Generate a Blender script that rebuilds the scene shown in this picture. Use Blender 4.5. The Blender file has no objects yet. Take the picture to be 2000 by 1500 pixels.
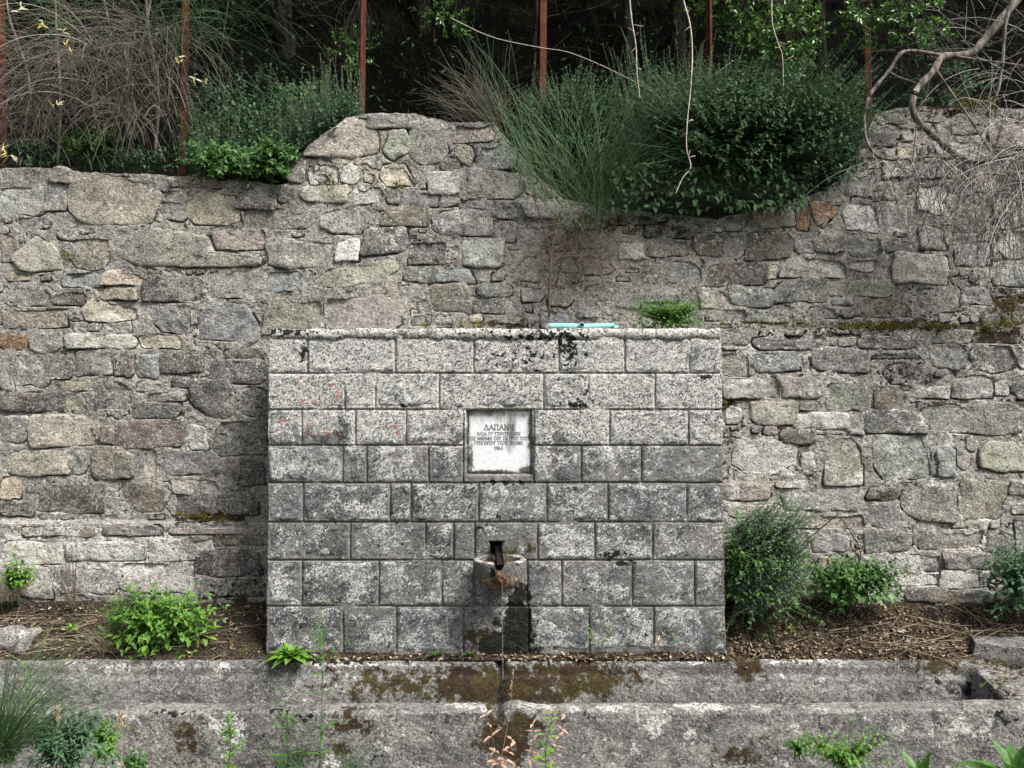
import bpy, math, numpy as np
from mathutils import Vector, Matrix
from mathutils.bvhtree import BVHTree
R = math.radians
rng = np.random.default_rng(11)
C = bpy.context.scene.collection
SC = bpy.context.scene

# ------------------------------------------------------------------ camera, sky, sun, exposure
CAM_H, CAM_Y, PITCH, FPX = 1.95, -4.6, R(2.4), 1500.0
cam_data = bpy.data.cameras.new('camera')
cam_data.sensor_width = 36.0; cam_data.lens = 27.0
cam_data.clip_start = 0.05; cam_data.clip_end = 500.0
cam = bpy.data.objects.new('camera', cam_data); C.objects.link(cam)
cam.location = (0, CAM_Y, CAM_H); cam.rotation_euler = (math.pi/2 + PITCH, 0, 0)
SC.camera = cam

SUN_EL, SUN_AZ = R(52), R(52)          # azimuth: from straight behind the camera towards the right
world = bpy.data.worlds.new('World'); SC.world = world; world.use_nodes = True
wn = world.node_tree; bg = wn.nodes['Background']
sky = wn.nodes.new('ShaderNodeTexSky'); sky.sky_type = 'NISHITA'; sky.sun_disc = False
sky.sun_elevation = SUN_EL; sky.sun_rotation = math.pi - SUN_AZ
sky.air_density = 1.0; sky.dust_density = 4.0; sky.ozone_density = 1.0
hsv = wn.nodes.new('ShaderNodeHueSaturation'); hsv.inputs['Saturation'].default_value = 0.55   # a bright veil of cloud
wn.links.new(sky.outputs[0], hsv.inputs['Color']); wn.links.new(hsv.outputs[0], bg.inputs['Color'])
bg.inputs['Strength'].default_value = 0.05
sun_data = bpy.data.lights.new('sun', 'SUN'); sun_data.energy = 2.0; sun_data.angle = R(20)
sun_data.color = (1.0, 0.98, 0.95)
sun = bpy.data.objects.new('sun', sun_data); C.objects.link(sun)
sdir = Vector((math.sin(SUN_AZ)*math.cos(SUN_EL), -math.cos(SUN_AZ)*math.cos(SUN_EL), math.sin(SUN_EL)))
sun.rotation_euler = sdir.to_track_quat('Z', 'Y').to_euler(); sun.location = (4, -8, 9)
vs = SC.view_settings; vs.view_transform = 'Standard'; vs.look = 'None'; vs.exposure = 1.97; vs.gamma = 1.0
vs.use_curve_mapping = False
SC.cycles.max_bounces = 5; SC.cycles.diffuse_bounces = 2; SC.cycles.glossy_bounces = 2; SC.cycles.transmission_bounces = 4; SC.cycles.transparent_max_bounces = 4; SC.cycles.caustics_reflective = False; SC.cycles.caustics_refractive = False

# ------------------------------------------------------------------ helpers
cp, sp_ = math.cos(PITCH), math.sin(PITCH)
def U(px, py, Y):
    "world point on the vertical plane y=Y seen at photograph pixel (px, py)"
    px = np.asarray(px, float); py = np.asarray(py, float)
    a = (px-1000)/FPX; b = (750-py)/FPX
    f = cp - b*sp_; u = sp_ + b*cp; d = (Y-CAM_Y)
    return np.stack([a*d/f, np.broadcast_to(Y, px.shape) + 0*px, CAM_H + u*d/f], -1)
def PX(P):
    P = np.asarray(P, float); d = P[..., 1]-CAM_Y; z = P[..., 2]-CAM_H
    f = d*cp + z*sp_; u = z*cp - d*sp_
    return 1000 + FPX*P[..., 0]/f, 750 - FPX*u/f
def unit(v): return v/np.maximum(np.linalg.norm(v, axis=-1, keepdims=True), 1e-9)
def sm(x, a, b):
    t = np.clip((x-a)/(b-a), 0, 1); return t*t*(3-2*t)
def vnoise(P, seed=0):
    Pf = np.floor(P); f = P-Pf; f = f*f*(3-2*f); I = Pf.astype(np.int64)
    def h(dx, dy, dz):
        n = ((I[..., 0]+dx)*374761393 + (I[..., 1]+dy)*668265263 + (I[..., 2]+dz)*1440662683 + seed*974634777) & 0xffffffff
        n = ((n ^ (n >> 13))*1274126177) & 0xffffffff
        return ((n ^ (n >> 16)) & 0xffff)/32767.5-1.0
    x, y, z = f[..., 0], f[..., 1], f[..., 2]
    def lx(dy, dz): return h(0, dy, dz)*(1-x)+h(1, dy, dz)*x
    return (lx(0, 0)*(1-y)+lx(1, 0)*y)*(1-z)+(lx(0, 1)*(1-y)+lx(1, 1)*y)*z
def fbm(P, s, o=4, seed=0, g=.5):
    r = 0; a = 1; t = 0
    for k in range(o):
        r = r + a*vnoise(P*s, seed+k*7); t += a; a *= g; s *= 2.03
    return r/t
def fbm2(x, z, s, o=4, seed=0, g=.5):
    return fbm(np.stack([x, z, np.zeros_like(x)+seed*.37], -1), s, o, seed, g)

class MB:
    def __init__(s): s.V = []; s.T = []; s.Q = []; s.n = 0; s.W = []
    def add(s, V, T=None, Q=None, W=None):
        V = np.asarray(V, float).reshape(-1, 3)
        if T is not None and len(T): s.T.append(np.asarray(T).reshape(-1, 3)+s.n)
        if Q is not None and len(Q): s.Q.append(np.asarray(Q).reshape(-1, 4)+s.n)
        s.V.append(V); s.n += len(V); s.W.append(W if W is not None else np.zeros((len(V), 4)))
        return s
    def mesh(s, name, smooth=True, wear=False):
        V = np.concatenate(s.V); T = np.concatenate(s.T) if s.T else np.zeros((0, 3), int)
        Q = np.concatenate(s.Q) if s.Q else np.zeros((0, 4), int)
        me = bpy.data.meshes.new(name)
        me.vertices.add(len(V)); me.vertices.foreach_set('co', V.astype(np.float32).ravel())
        me.loops.add(len(T)*3+len(Q)*4)
        me.loops.foreach_set('vertex_index', np.concatenate([T.ravel(), Q.ravel()]).astype(np.int32))
        st = np.concatenate([np.arange(len(T))*3, len(T)*3+np.arange(len(Q))*4]).astype(np.int32)
        me.polygons.add(len(st)); me.polygons.foreach_set('loop_start', st)
        me.polygons.foreach_set('use_smooth', np.full(len(st), smooth))
        me.update(calc_edges=True); me.validate()
        if wear:
            a = me.color_attributes.new('wear', 'FLOAT_COLOR', 'POINT')
            a.data.foreach_set('color', np.concatenate(s.W).astype(np.float32).ravel())
        return me
    def build(s, name, mat, parent=None, smooth=True, wear=False, kind=None, color=None):
        return obj(name, s.mesh(name, smooth, wear), mat, parent, kind, color)
def obj(name, me, mat, parent=None, kind=None, color=None, loc=None):
    o = bpy.data.objects.new(name, me); C.objects.link(o)
    if mat and not me.materials: me.materials.append(M[mat] if isinstance(mat, str) else mat)
    if loc is not None: o.location = loc
    if parent is not None:
        o.parent = parent; o.matrix_parent_inverse = Matrix.Translation(-parent.location)
    if kind: o['kind'] = kind
    if color is not None: o.color = (*color, 1)
    return o
def thing(name, label, cat, loc=(0, 0, 0), group=None):
    o = bpy.data.objects.new(name, None); C.objects.link(o); o.location = tuple(float(c) for c in loc)
    o.empty_display_size = .1
    return tag(o, label, cat, group)
def tag(o, label, cat=None, group=None, kind=None):
    o['label'] = label
    if cat: o['category'] = cat
    if group: o['group'] = group
    if kind: o['kind'] = kind
    return o
def gridq(nr, nc, wrap=False):
    i = np.arange(nr-1)[:, None]; j = np.arange(nc if wrap else nc-1)[None]
    j2 = (j+1) % nc
    return np.stack([i*nc+j, i*nc+j2, (i+1)*nc+j2, (i+1)*nc+j], -1).reshape(-1, 4)
def tubes(mb, paths, rad, sides=4, W=None):
    "paths [M,N,3], rad [M,N]"
    paths = np.asarray(paths, float); rad = np.asarray(rad, float)
    if paths.ndim == 2: paths = paths[None]; rad = rad[None] if rad.ndim == 1 else rad
    rad = np.broadcast_to(rad, paths.shape[:2])
    m, n, _ = paths.shape
    T = unit(np.gradient(paths, axis=1))
    ref = np.where(np.abs(T[..., 2:3]) > .9, np.array([1., .1, 0]), np.array([.1, .1, 1.]))
    A = unit(np.cross(T, ref)); B = np.cross(T, A)
    th = np.arange(sides)*2*math.pi/sides
    V = paths[:, :, None]+rad[:, :, None, None]*(np.cos(th)[None, None, :, None]*A[:, :, None]+np.sin(th)[None, None, :, None]*B[:, :, None])
    q = gridq(n, sides, True)
    Q = (np.arange(m)[:, None, None]*n*sides+q[None]).reshape(-1, 4)
    cap = []
    if sides > 3:
        for k in range(1, sides-1):
            cap.append([0, k+1, k]); cap.append([(n-1)*sides, (n-1)*sides+k, (n-1)*sides+k+1])
        cap = (np.arange(m)[:, None, None]*n*sides+np.array(cap)[None]).reshape(-1, 3)
    mb.add(V.reshape(-1, 3), T=cap if len(cap) else None, Q=Q)
def spline(pts, n):
    pts = np.asarray(pts, float); k = len(pts)
    P = np.vstack([2*pts[0]-pts[1], pts, 2*pts[-1]-pts[-2]])
    u = np.linspace(0, k-1-1e-6, n); i = u.astype(int); t = (u-i)[:, None]
    a, b, c, d = P[i], P[i+1], P[i+2], P[i+3]
    return .5*(2*b+(c-a)*t+(2*a-5*b+4*c-d)*t*t+(3*b-a-3*c+d)*t**3)
def grow(base, d, L, n=8, bend=(0, 0, 0), wob=.12):
    base = np.asarray(base, float); m = len(base); d = unit(np.asarray(d, float)); L = np.broadcast_to(L, (m,))
    bend = np.broadcast_to(np.asarray(bend, float), (m, 3))
    P = [base]; cur = d
    for k in range(n-1):
        cur = unit(cur+bend/(n-1)+rng.normal(0, wob, (m, 3))/math.sqrt(n))
        P.append(P[-1]+cur*(L/(n-1))[:, None])
    return np.stack(P, 1)
LT = np.array([0, .28, .28, .28, .68, .68, .68, 1.0]); LS = np.array([0, -.5, 0, .5, -.40, 0, .40, 0])
LF = np.array([[0, 2, 1], [0, 3, 2], [1, 2, 5], [1, 5, 4], [2, 3, 6], [2, 6, 5], [4, 5, 7], [5, 6, 7]])
def leaves(mb, P, D, UP, L, Wd, curl=.25, fold=.25, lo=False):
    P = np.asarray(P, float); m = len(P)
    D = unit(np.broadcast_to(D, (m, 3))); UP = np.broadcast_to(UP, (m, 3))
    S = np.cross(D, UP); bad = np.linalg.norm(S, axis=1) < 1e-3; S[bad] = (1, 0, 0); S = unit(S); N = np.cross(S, D)
    L = np.broadcast_to(L, (m,)); Wd = np.broadcast_to(Wd, (m,)); curl = np.broadcast_to(curl, (m,))
    if lo:
        t = np.array([0, .45, 1, .45]); s = np.array([0, -.5, 0, .5]); F = np.array([[0, 3, 2], [0, 2, 1]])
        h = -curl[:, None]*t**2*L[:, None]+np.abs(s)[None]*fold*Wd[:, None]
    else:
        t, s, F = LT, LS, LF
        h = -curl[:, None]*t**2*L[:, None]+np.abs(s)[None]*fold*2*Wd[:, None]
    V = P[:, None]+D[:, None]*(t[None]*L[:, None])[..., None]+S[:, None]*(s[None]*Wd[:, None])[..., None]+N[:, None]*h[..., None]
    k = len(t)
    mb.add(V.reshape(-1, 3), T=(np.arange(m)[:, None, None]*k+F[None]).reshape(-1, 3))
def stem_leaves(mb, paths, pairs, t0, t1, size, ratio=.5, ang=R(55), curl=.25, whorl=2, jit=.25, lo=False, up=.5):
    "leaves set in pairs along each stem"
    m, n, _ = paths.shape
    T = np.gradient(paths, axis=1); T = unit(T)
    ref = unit(np.cross(T[:, 0], rng.normal(0, 1, (m, 3))))
    for k in range(pairs):
        t = t0+(t1-t0)*(k+rng.uniform(-.3, .3, m))/max(pairs-1, 1); t = np.clip(t, 0, 1)
        u = t*(n-1); i = np.minimum(u.astype(int), n-2); f = (u-i)[:, None]; r = np.arange(m)
        p = paths[r, i]*(1-f)+paths[r, i+1]*f; tg = T[r, i]
        A = unit(ref-tg*(ref*tg).sum(1, keepdims=True)); B = np.cross(tg, A)
        for w in range(whorl):
            ph = k*1.57+w*2*math.pi/whorl+rng.normal(0, .3, m)
            rad = np.cos(ph)[:, None]*A+np.sin(ph)[:, None]*B
            an = ang+rng.normal(0, jit, m)
            D = tg*np.cos(an)[:, None]+rad*np.sin(an)[:, None]
            L = size(t)*rng.uniform(.7, 1.25, m)
            leaves(mb, p, D, tg*(1-up)+np.array([0, -.15, up])+rng.normal(0, .15, (m, 3)), L, L*ratio, curl, .22, lo)

# ------------------------------------------------------------------ materials
M = {}
class NG:
    def __init__(s, name):
        s.m = bpy.data.materials.new(name); s.m.use_nodes = True; s.t = s.m.node_tree; M[name] = s.m
        s.b = s.t.nodes['Principled BSDF']; s.out = s.t.nodes['Material Output']
        s.pos = s.add('ShaderNodeNewGeometry').outputs['Position']
    def add(s, ty, **k):
        n = s.t.nodes.new(ty)
        for a, v in k.items(): setattr(n, a, v)
        return n
    def set(s, sock, v):
        if hasattr(v, 'is_output'): s.t.links.new(v, sock)
        elif isinstance(v, (tuple, list)) and len(v) == 3 and sock.type == 'RGBA': sock.default_value = (*v, 1)
        else: sock.default_value = v
    def noise(s, sc, det=5, ro=.6, vec=None, dist=0):
        n = s.add('ShaderNodeTexNoise'); s.set(n.inputs['Vector'], vec or s.pos)
        n.inputs['Scale'].default_value = sc; n.inputs['Detail'].default_value = det; n.inputs['Roughness'].default_value = ro
        n.inputs['Distortion'].default_value = dist
        return n.outputs['Fac']
    def voro(s, sc, vec=None, out='Distance'):
        n = s.add('ShaderNodeTexVoronoi'); s.set(n.inputs['Vector'], vec or s.pos); n.inputs['Scale'].default_value = sc
        return n.outputs[out]
    def mr(s, v, a, b, c=0., d=1.):
        n = s.add('ShaderNodeMapRange', interpolation_type='SMOOTHSTEP'); s.set(n.inputs[0], v)
        for i, x in enumerate((a, b, c, d)): s.set(n.inputs[i+1], x)
        return n.outputs[0]
    def ma(s, op, a, b=0., c=None):
        n = s.add('ShaderNodeMath', operation=op); s.set(n.inputs[0], a); s.set(n.inputs[1], b)
        if c is not None: s.set(n.inputs[2], c)
        return n.outputs[0]
    def mix(s, f, a, b, mode='MIX'):
        n = s.add('ShaderNodeMix', data_type='RGBA', blend_type=mode)
        s.set(n.inputs[0], f); s.set(n.inputs[6], a); s.set(n.inputs[7], b); return n.outputs[2]
    def scale(s, col, f):
        n = s.add('ShaderNodeVectorMath', operation='SCALE'); s.set(n.inputs[0], col); s.set(n.inputs['Scale'], f); return n.outputs[0]
    def map(s, rot=(0, 0, 0), sc=(1, 1, 1), loc=(0, 0, 0)):
        r = s.add('ShaderNodeMapping'); s.set(r.inputs[0], s.pos); r.inputs['Rotation'].default_value = rot
        n = s.add('ShaderNodeMapping'); s.set(n.inputs[0], r.outputs[0]); n.inputs['Scale'].default_value = sc; n.inputs['Location'].default_value = loc; return n.outputs[0]
    def bump(s, h, dist, st=1.):
        n = s.add('ShaderNodeBump'); n.inputs['Strength'].default_value = st; n.inputs['Distance'].default_value = dist
        s.set(n.inputs['Height'], h); s.set(s.b.inputs['Normal'], n.outputs[0])
    def fin(s, col, rough=.9, spec=.25):
        s.set(s.b.inputs['Base Color'], col); s.set(s.b.inputs['Roughness'], rough); s.set(s.b.inputs['Specular IOR Level'], spec)
        return s.m

def rock(name, base=None, white=.0, ochre=.35, chisel=False, dark=.55, speck=1.0, bumpd=.012, spots=.85, spotsc=30, fsc=75, patch=0., pcol=(.43, .405, .345), psc=3.3, fdark=.85):
    g = NG(name)
    if base is None: col = g.add('ShaderNodeObjectInfo').outputs['Color']
    else: col = base
    wa = g.add('ShaderNodeAttribute', attribute_name='wear'); sep = g.add('ShaderNodeSeparateColor'); g.set(sep.inputs[0], wa.outputs['Color'])
    wk, ww, wb, wet = sep.outputs[0], sep.outputs[1], sep.outputs[2], wa.outputs['Alpha']
    nA = g.noise(2.3, 3); nB = g.noise(13, 5, .7); nC = g.noise(fsc, 4, .75)
    if chisel:
        v = g.map((0, R(38), 0), (34, 50, 80)); nK = g.noise(1, 4, .75, v, .6)
    else:
        v = g.map((0, R(-8), 0), (28, 34, 44)); nK = g.noise(1, 4, .75, v, .9)
    col = g.scale(col, g.mr(nA, .3, .7, .72, 1.25))
    col = g.mix(g.ma('MULTIPLY', g.mr(nA, .52, .72), ochre), col, g.mix(.5, col, (.34, .235, .11)))
    col = g.mix(g.ma('MULTIPLY', g.mr(nB, .50, .38), dark), col, g.scale(col, .34))
    fine = g.ma('ADD', g.ma('MULTIPLY', nC, .62), g.ma('MULTIPLY', nK, .38))
    col = g.mix(g.ma('MULTIPLY', g.mr(fine, .475, .40), fdark), col, g.scale(col, .25))
    col = g.mix(g.ma('MULTIPLY', g.mr(fine, .515, .59), .8*speck), col, g.mix(.25, g.scale(col, 1.75), (.55, .54, .5)))
    if patch:
        pm = g.ma('MULTIPLY', g.mr(g.ma('ADD', g.noise(psc, 5, .7), g.ma('MULTIPLY', g.ma('SUBTRACT', fine, .5), .9)), .47, .60), patch)
        col = g.mix(pm, col, g.mix(g.mr(fine, .40, .56), g.scale(col, .7), pcol))
    # pale lichen crust in flecks
    nD = g.noise(7.5, 6, .74)
    lw = g.ma('ADD', nD, g.ma('MULTIPLY', ww, .22))
    lm = g.ma('MULTIPLY', g.mr(lw, .63-white, .71-white), g.mr(fine, .42, .56))
    col = g.mix(g.ma('MULTIPLY', lm, .85), col, (.55, .54, .50))
    vd = g.add('ShaderNodeVectorMath', operation='ADD'); g.set(vd.inputs[0], g.pos); nv = g.add('ShaderNodeTexNoise'); g.set(nv.inputs['Vector'], g.pos); nv.inputs['Scale'].default_value = 55; nv.inputs['Detail'].default_value = 2; g.set(vd.inputs[1], g.scale(nv.outputs['Color'], .028)); vs_ = g.voro(spotsc, vd.outputs[0]); gate = g.mr(g.noise(2.1, 3), .50, .64)
    sz = g.ma('MULTIPLY', gate, .26)
    spot = g.ma('MULTIPLY', g.mr(vs_, sz, g.ma('MULTIPLY', sz, .7)), g.mr(gate, .05, .2))
    col = g.mix(g.ma('MULTIPLY', spot, spots), col, (.58, .57, .52))
    # black lichen, stains, wet stone; these masks also carry some painted shade
    nF = g.ma('ADD', g.noise(30, 4, .6), g.ma('MULTIPLY', wk, .24))
    col = g.mix(g.mr(nF, .675, .71), col, (.012, .012, .011))
    nG = g.noise(16, 5, .75)
    bm = g.ma('MULTIPLY', g.mr(g.ma('ADD', g.ma('MULTIPLY', g.ma('SUBTRACT', nG, .5), 3.0), wb), .42, .72), g.mr(wb, .0, .2))
    bc = g.mix(g.mr(g.noise(9, 4), .45, .62), (.045, .028, .014), (.062, .048, .016))
    col = g.mix(bm, col, g.mix(g.mr(fine, .42, .6), g.scale(bc, .5), bc))
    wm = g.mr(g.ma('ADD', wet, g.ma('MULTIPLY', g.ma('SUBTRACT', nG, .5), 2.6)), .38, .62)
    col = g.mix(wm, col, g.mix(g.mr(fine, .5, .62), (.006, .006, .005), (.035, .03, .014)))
    h = g.ma('ADD', g.ma('MULTIPLY', nB, .9), g.ma('ADD', g.ma('MULTIPLY', nC, .35), g.ma('MULTIPLY', nK, .55)))
    g.bump(h, bumpd, 1.0)
    g.fin(col, g.mr(wm, 0, 1, .92, .3), .22)
    return g.m
rock('stone', None, ochre=.3, dark=.6, bumpd=.018, patch=.36, psc=5.5)
rock('mortar', (.222, .210, .190), white=.0, ochre=.2, dark=.6, speck=.9, bumpd=.022, spots=.3, patch=.5)
rock('block', None, white=.06, ochre=.06, chisel=True, dark=.7, speck=.7, fdark=.7, bumpd=.022, spots=.6, patch=.8, pcol=(.52, .52, .495), psc=4.6, fsc=95)
rock('joint', (.14, .136, .128), white=.03, ochre=.12, dark=.5, speck=.7)
rock('bowl_stone', (.135, .132, .124), white=.0, ochre=.1, dark=.5, speck=.9, bumpd=.014, spots=.2)
rock('concrete', (.122, .118, .110), white=.0, ochre=.1, dark=.7, speck=.75, fdark=.65, bumpd=.018, spots=.5, spotsc=22, patch=.4, pcol=(.36, .345, .31), psc=5)

def leafmat(name, cols, trans=.3, rough=.5, spec=.35):
    g = NG(name); ge = g.add('ShaderNodeNewGeometry')
    rp = g.add('ShaderNodeValToRGB'); cr = rp.color_ramp
    for k, c in enumerate(cols):
        e = cr.elements[k] if k < 2 else cr.elements.new(1.0)
        e.position = k/(len(cols)-1); e.color = (*c, 1)
    for k, e in enumerate(cr.elements): e.position = k/(len(cols)-1)
    g.set(rp.inputs[0], ge.outputs['Random Per Island'])
    col = g.scale(rp.outputs[0], g.mr(g.noise(60, 3), .3, .7, .75, 1.25))
    g.fin(col, rough, spec)
    if trans:
        tr = g.add('ShaderNodeBsdfTranslucent'); g.set(tr.inputs[0], g.scale(col, 1.2))
        mx = g.add('ShaderNodeMixShader'); mx.inputs[0].default_value = trans
        g.t.links.new(g.b.outputs[0], mx.inputs[1]); g.t.links.new(tr.outputs[0], mx.inputs[2])
        g.t.links.new(mx.outputs[0], g.out.inputs[0])
    return g.m
leafmat('leaf_sage', [(.036, .075, .040), (.060, .115, .060), (.090, .155, .092), (.07, .15, .05)], .25, .7, .18)
leafmat('leaf_dark', [(.022, .050, .020), (.040, .085, .032), (.062, .125, .046)], .25, .65, .18)
leafmat('leaf_bright', [(.075, .17, .022), (.10, .23, .03), (.14, .27, .04), (.06, .14, .025)], .35)
leafmat('leaf_green', [(.04, .10, .02), (.06, .15, .03), (.09, .18, .04)], .3)
leafmat('leaf_gloss', [(.035, .10, .016), (.065, .16, .026), (.13, .25, .04)], .25, .3, .5)
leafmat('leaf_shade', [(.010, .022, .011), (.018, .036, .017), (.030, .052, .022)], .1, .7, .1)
leafmat('leaf_pale', [(.07, .115, .075), (.10, .155, .105), (.13, .19, .13), (.08, .15, .07)], .25, .7, .18)
leafmat('leaf_yellow', [(.20, .20, .03), (.28, .24, .05), (.14, .18, .03)], .35)
leafmat('leaf_dry', [(.44, .36, .24), (.52, .45, .33), (.40, .22, .16), (.50, .40, .26)], .2, .8, .15)
leafmat('litter', [(.075, .045, .025), (.15, .10, .06), (.26, .20, .13), (.05, .03, .02), (.36, .30, .22), (.10, .065, .04)], .1, .85, .2)
leafmat('stem_green', [(.025, .062, .022), (.045, .10, .032), (.08, .14, .048)], 0, .6)
leafmat('stem_sage', [(.07, .11, .06), (.11, .15, .09)], 0, .7)
leafmat('twig_dim', [(.07, .058, .046), (.11, .092, .074), (.16, .14, .115), (.045, .036, .028)], 0, .85, .15)
leafmat('twig_dead', [(.05, .042, .034), (.20, .18, .16), (.42, .40, .37), (.09, .075, .06), (.30, .275, .25)], 0, .85, .15)
leafmat('twig_brown', [(.075, .055, .038), (.12, .09, .06), (.16, .12, .085)], 0, .85, .15)
leafmat('twig_dark', [(.03, .024, .018), (.05, .04, .03), (.075, .06, .046)], 0, .9, .1)
leafmat('twig_pale', [(.42, .36, .28), (.5, .44, .36)], 0, .8, .2)
leafmat('straw', [(.22, .175, .115), (.16, .125, .08), (.30, .25, .17), (.10, .08, .055)], 0, .8, .2)
leafmat('moss', [(.06, .052, .010), (.12, .11, .014), (.20, .17, .022), (.045, .035, .010)], .15, .9, .1)
leafmat('moss_green', [(.05, .075, .008), (.09, .12, .012)], .15, .9, .1)
leafmat('petal', [(.55, .42, .05), (.62, .55, .32), (.6, .56, .44)], .3, .6)
leafmat('seed', [(.42, .32, .2), (.5, .4, .27)], .2, .8)

g = NG('bark'); v = g.map((0, 0, 0), (30, 30, 7)); n = g.noise(1, 6, .7, v)
g.fin(g.mix(g.mr(n, .38, .62), (.055, .045, .036), (.20, .175, .15)), .9, .15); g.bump(n, .006)
g = NG('dark_bark'); v = g.map((0, 0, 0), (25, 25, 6)); n = g.noise(1, 6, .7, v)
g.fin(g.mix(g.mr(n, .38, .62), (.012, .010, .009), (.05, .043, .036)), .9, .15); g.bump(n, .006)
g = NG('rust'); n = g.noise(18, 8, .7); n2 = g.noise(90, 4)
c = g.mix(g.mr(n, .35, .62), (.045, .014, .008), (.105, .031, .014)); c = g.mix(g.mr(n2, .55, .68), c, (.035, .013, .008))
g.fin(c, .85, .2); g.bump(n2, .002)
g = NG('soil'); n = g.noise(9, 8, .72); n2 = g.noise(60, 6, .75)
wa = g.add('ShaderNodeAttribute', attribute_name='wear')
c = g.mix(g.mr(n2, .38, .62), (.012, .0085, .006), (.058, .043, .030)); c = g.mix(g.mr(n, .52, .66), c, (.05, .04, .012))
c = g.mix(g.mr(g.noise(120, 3), .60, .66), c, (.22, .19, .15))
g.fin(c, .95, .15); g.bump(g.ma('ADD', n, n2), .02)
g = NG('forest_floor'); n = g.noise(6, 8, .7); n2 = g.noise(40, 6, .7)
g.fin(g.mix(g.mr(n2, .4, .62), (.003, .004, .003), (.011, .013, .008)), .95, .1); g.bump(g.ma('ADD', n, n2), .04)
g = NG('ground'); n = g.noise(4, 8, .7); n2 = g.noise(50, 6, .7)
g.fin(g.mix(g.mr(n, .42, .6), g.mix(n2, (.04, .03, .02), (.10, .08, .055)), (.04, .055, .018)), .95, .15); g.bump(n2, .02)
g = NG('marble'); v = g.map((0, 0, 0), (14, 14, 3.2)); n = g.noise(1, 6, .65, v, .5); n2 = g.noise(45, 6, .7)
wa = g.add('ShaderNodeAttribute', attribute_name='wear'); sep = g.add('ShaderNodeSeparateColor'); g.set(sep.inputs[0], wa.outputs['Color'])
c = g.mix(g.mr(n2, .4, .65), (.55, .555, .56), (.65, .66, .665))
st = g.mr(g.ma('ADD', n, g.ma('MULTIPLY', sep.outputs[0], .32)), .55, .82)
c = g.mix(st, c, (.17, .16, .15)); ed = g.mr(g.ma('ADD', n2, g.ma('MULTIPLY', sep.outputs[1], .5)), .62, .85)
c = g.mix(ed, c, (.09, .085, .075)); g.fin(c, .55, .4); g.bump(n2, .0015)
g = NG('paint_black'); g.fin(g.mix(g.mr(g.noise(160, 3), .45, .62), (.06, .06, .06), (.26, .26, .255)), .7)
g = NG('paint_red'); g.fin(g.mix(g.noise(80, 4), (.36, .07, .055), (.5, .16, .13)), .8)
g = NG('turquoise'); n = g.noise(60, 5, .7); g.fin(g.mix(g.mr(n, .48, .68), (.16, .42, .39), (.36, .52, .48)), .5, .4)
g = NG('deposit'); n = g.noise(70, 5, .7); g.fin(g.mix(g.mr(n, .38, .62), (.008, .005, .003), (.13, .058, .02)), .3, .5); g.bump(n, .012)
g = NG('iron_black'); g.fin((.006, .005, .004), .25, .5)
g = NG('water'); g.fin((.9, .93, .95), .05, .5); g.b.inputs['Transmission Weight'].default_value = .9; g.b.inputs['IOR'].default_value = 1.33
g = NG('pool'); n = g.noise(30, 4); g.fin(g.mix(g.mr(n, .4, .62), (.02, .012, .005), (.10, .045, .012)), .05, .6)
# ------------------------------------------------------------------ the setting: ground, bank, soil
YW, YR = .45, .30                                   # wall planes: long rubble wall, lower wall right of the fountain
def sheet(name, x0, x1, nx, y0, y1, ny, zf, mat, kind='structure', label=None, wear=None):
    x = np.linspace(x0, x1, nx); y = np.linspace(y0, y1, ny); X, Y = np.meshgrid(x, y)
    V = np.stack([X, Y, zf(X, Y)], -1)
    mb = MB(); mb.add(V, Q=gridq(ny, nx), W=wear(V).reshape(-1, 4) if wear else None)
    o = mb.build(name, mat, wear=bool(wear), kind=kind)
    if label: o['label'] = label
    return o
def z_ground(X, Y): return .03*fbm2(X, Y, 1.5, 4, 3)+.0*X
sheet('ground', -30, 30, 160, -30, -.5, 120, lambda X, Y: z_ground(X, Y)+np.where(Y < -20, (-20-Y)*.1, 0), 'ground', label='earth and weeds in front of the trough')
z_rim = float(U(1000, 1290, -.04)[2]); z_fr = float(U(1000, 1371, -.45)[2]); z_base = float(U(1000, 1276, 0)[2])
z_soilL = float(U(1000, 1172, YW-.06)[2]); z_soilR = float(U(1000, 1176, YR)[2])
XFL, XFR = float(U(522, 1000, 0)[0]), float(U(1412, 1000, 0)[0])
def z_soil(X, Y):
    back = np.where(X < 0, z_soilL, z_soilR); yb = np.where(X < 0, YW-.05, YR)
    t = np.clip((Y+.03)/(yb+.03), 0, 1.3)
    z = z_rim-.004+(back-z_rim)*(t**1.1)-.03*(1-sm(Y+.02*fbm2(X, Y*0, 4, 3, 6), -.045, -.012))
    z = z+.035*fbm2(X, Y, 3.2, 5, 21)*sm(Y, -.03, .1)+.012*fbm2(X, Y, 18, 3, 5)
    mid = sm(X, XFL-.02, XFL+.05)*sm(-X, -XFR-.05, -XFR+.02)
    return z*(1-mid)+(z_base-.006+.006*fbm2(X, Y, 14, 3, 9)-.02*(1-sm(Y+.02*fbm2(X, Y*0, 5, 3, 6), -.04, -.01)))*mid
sheet('soil', -4.4, 4.4, 520, -.045, .5, 44, z_soil, 'soil', label='leaf strewn soil strip between trough and wall')

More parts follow.
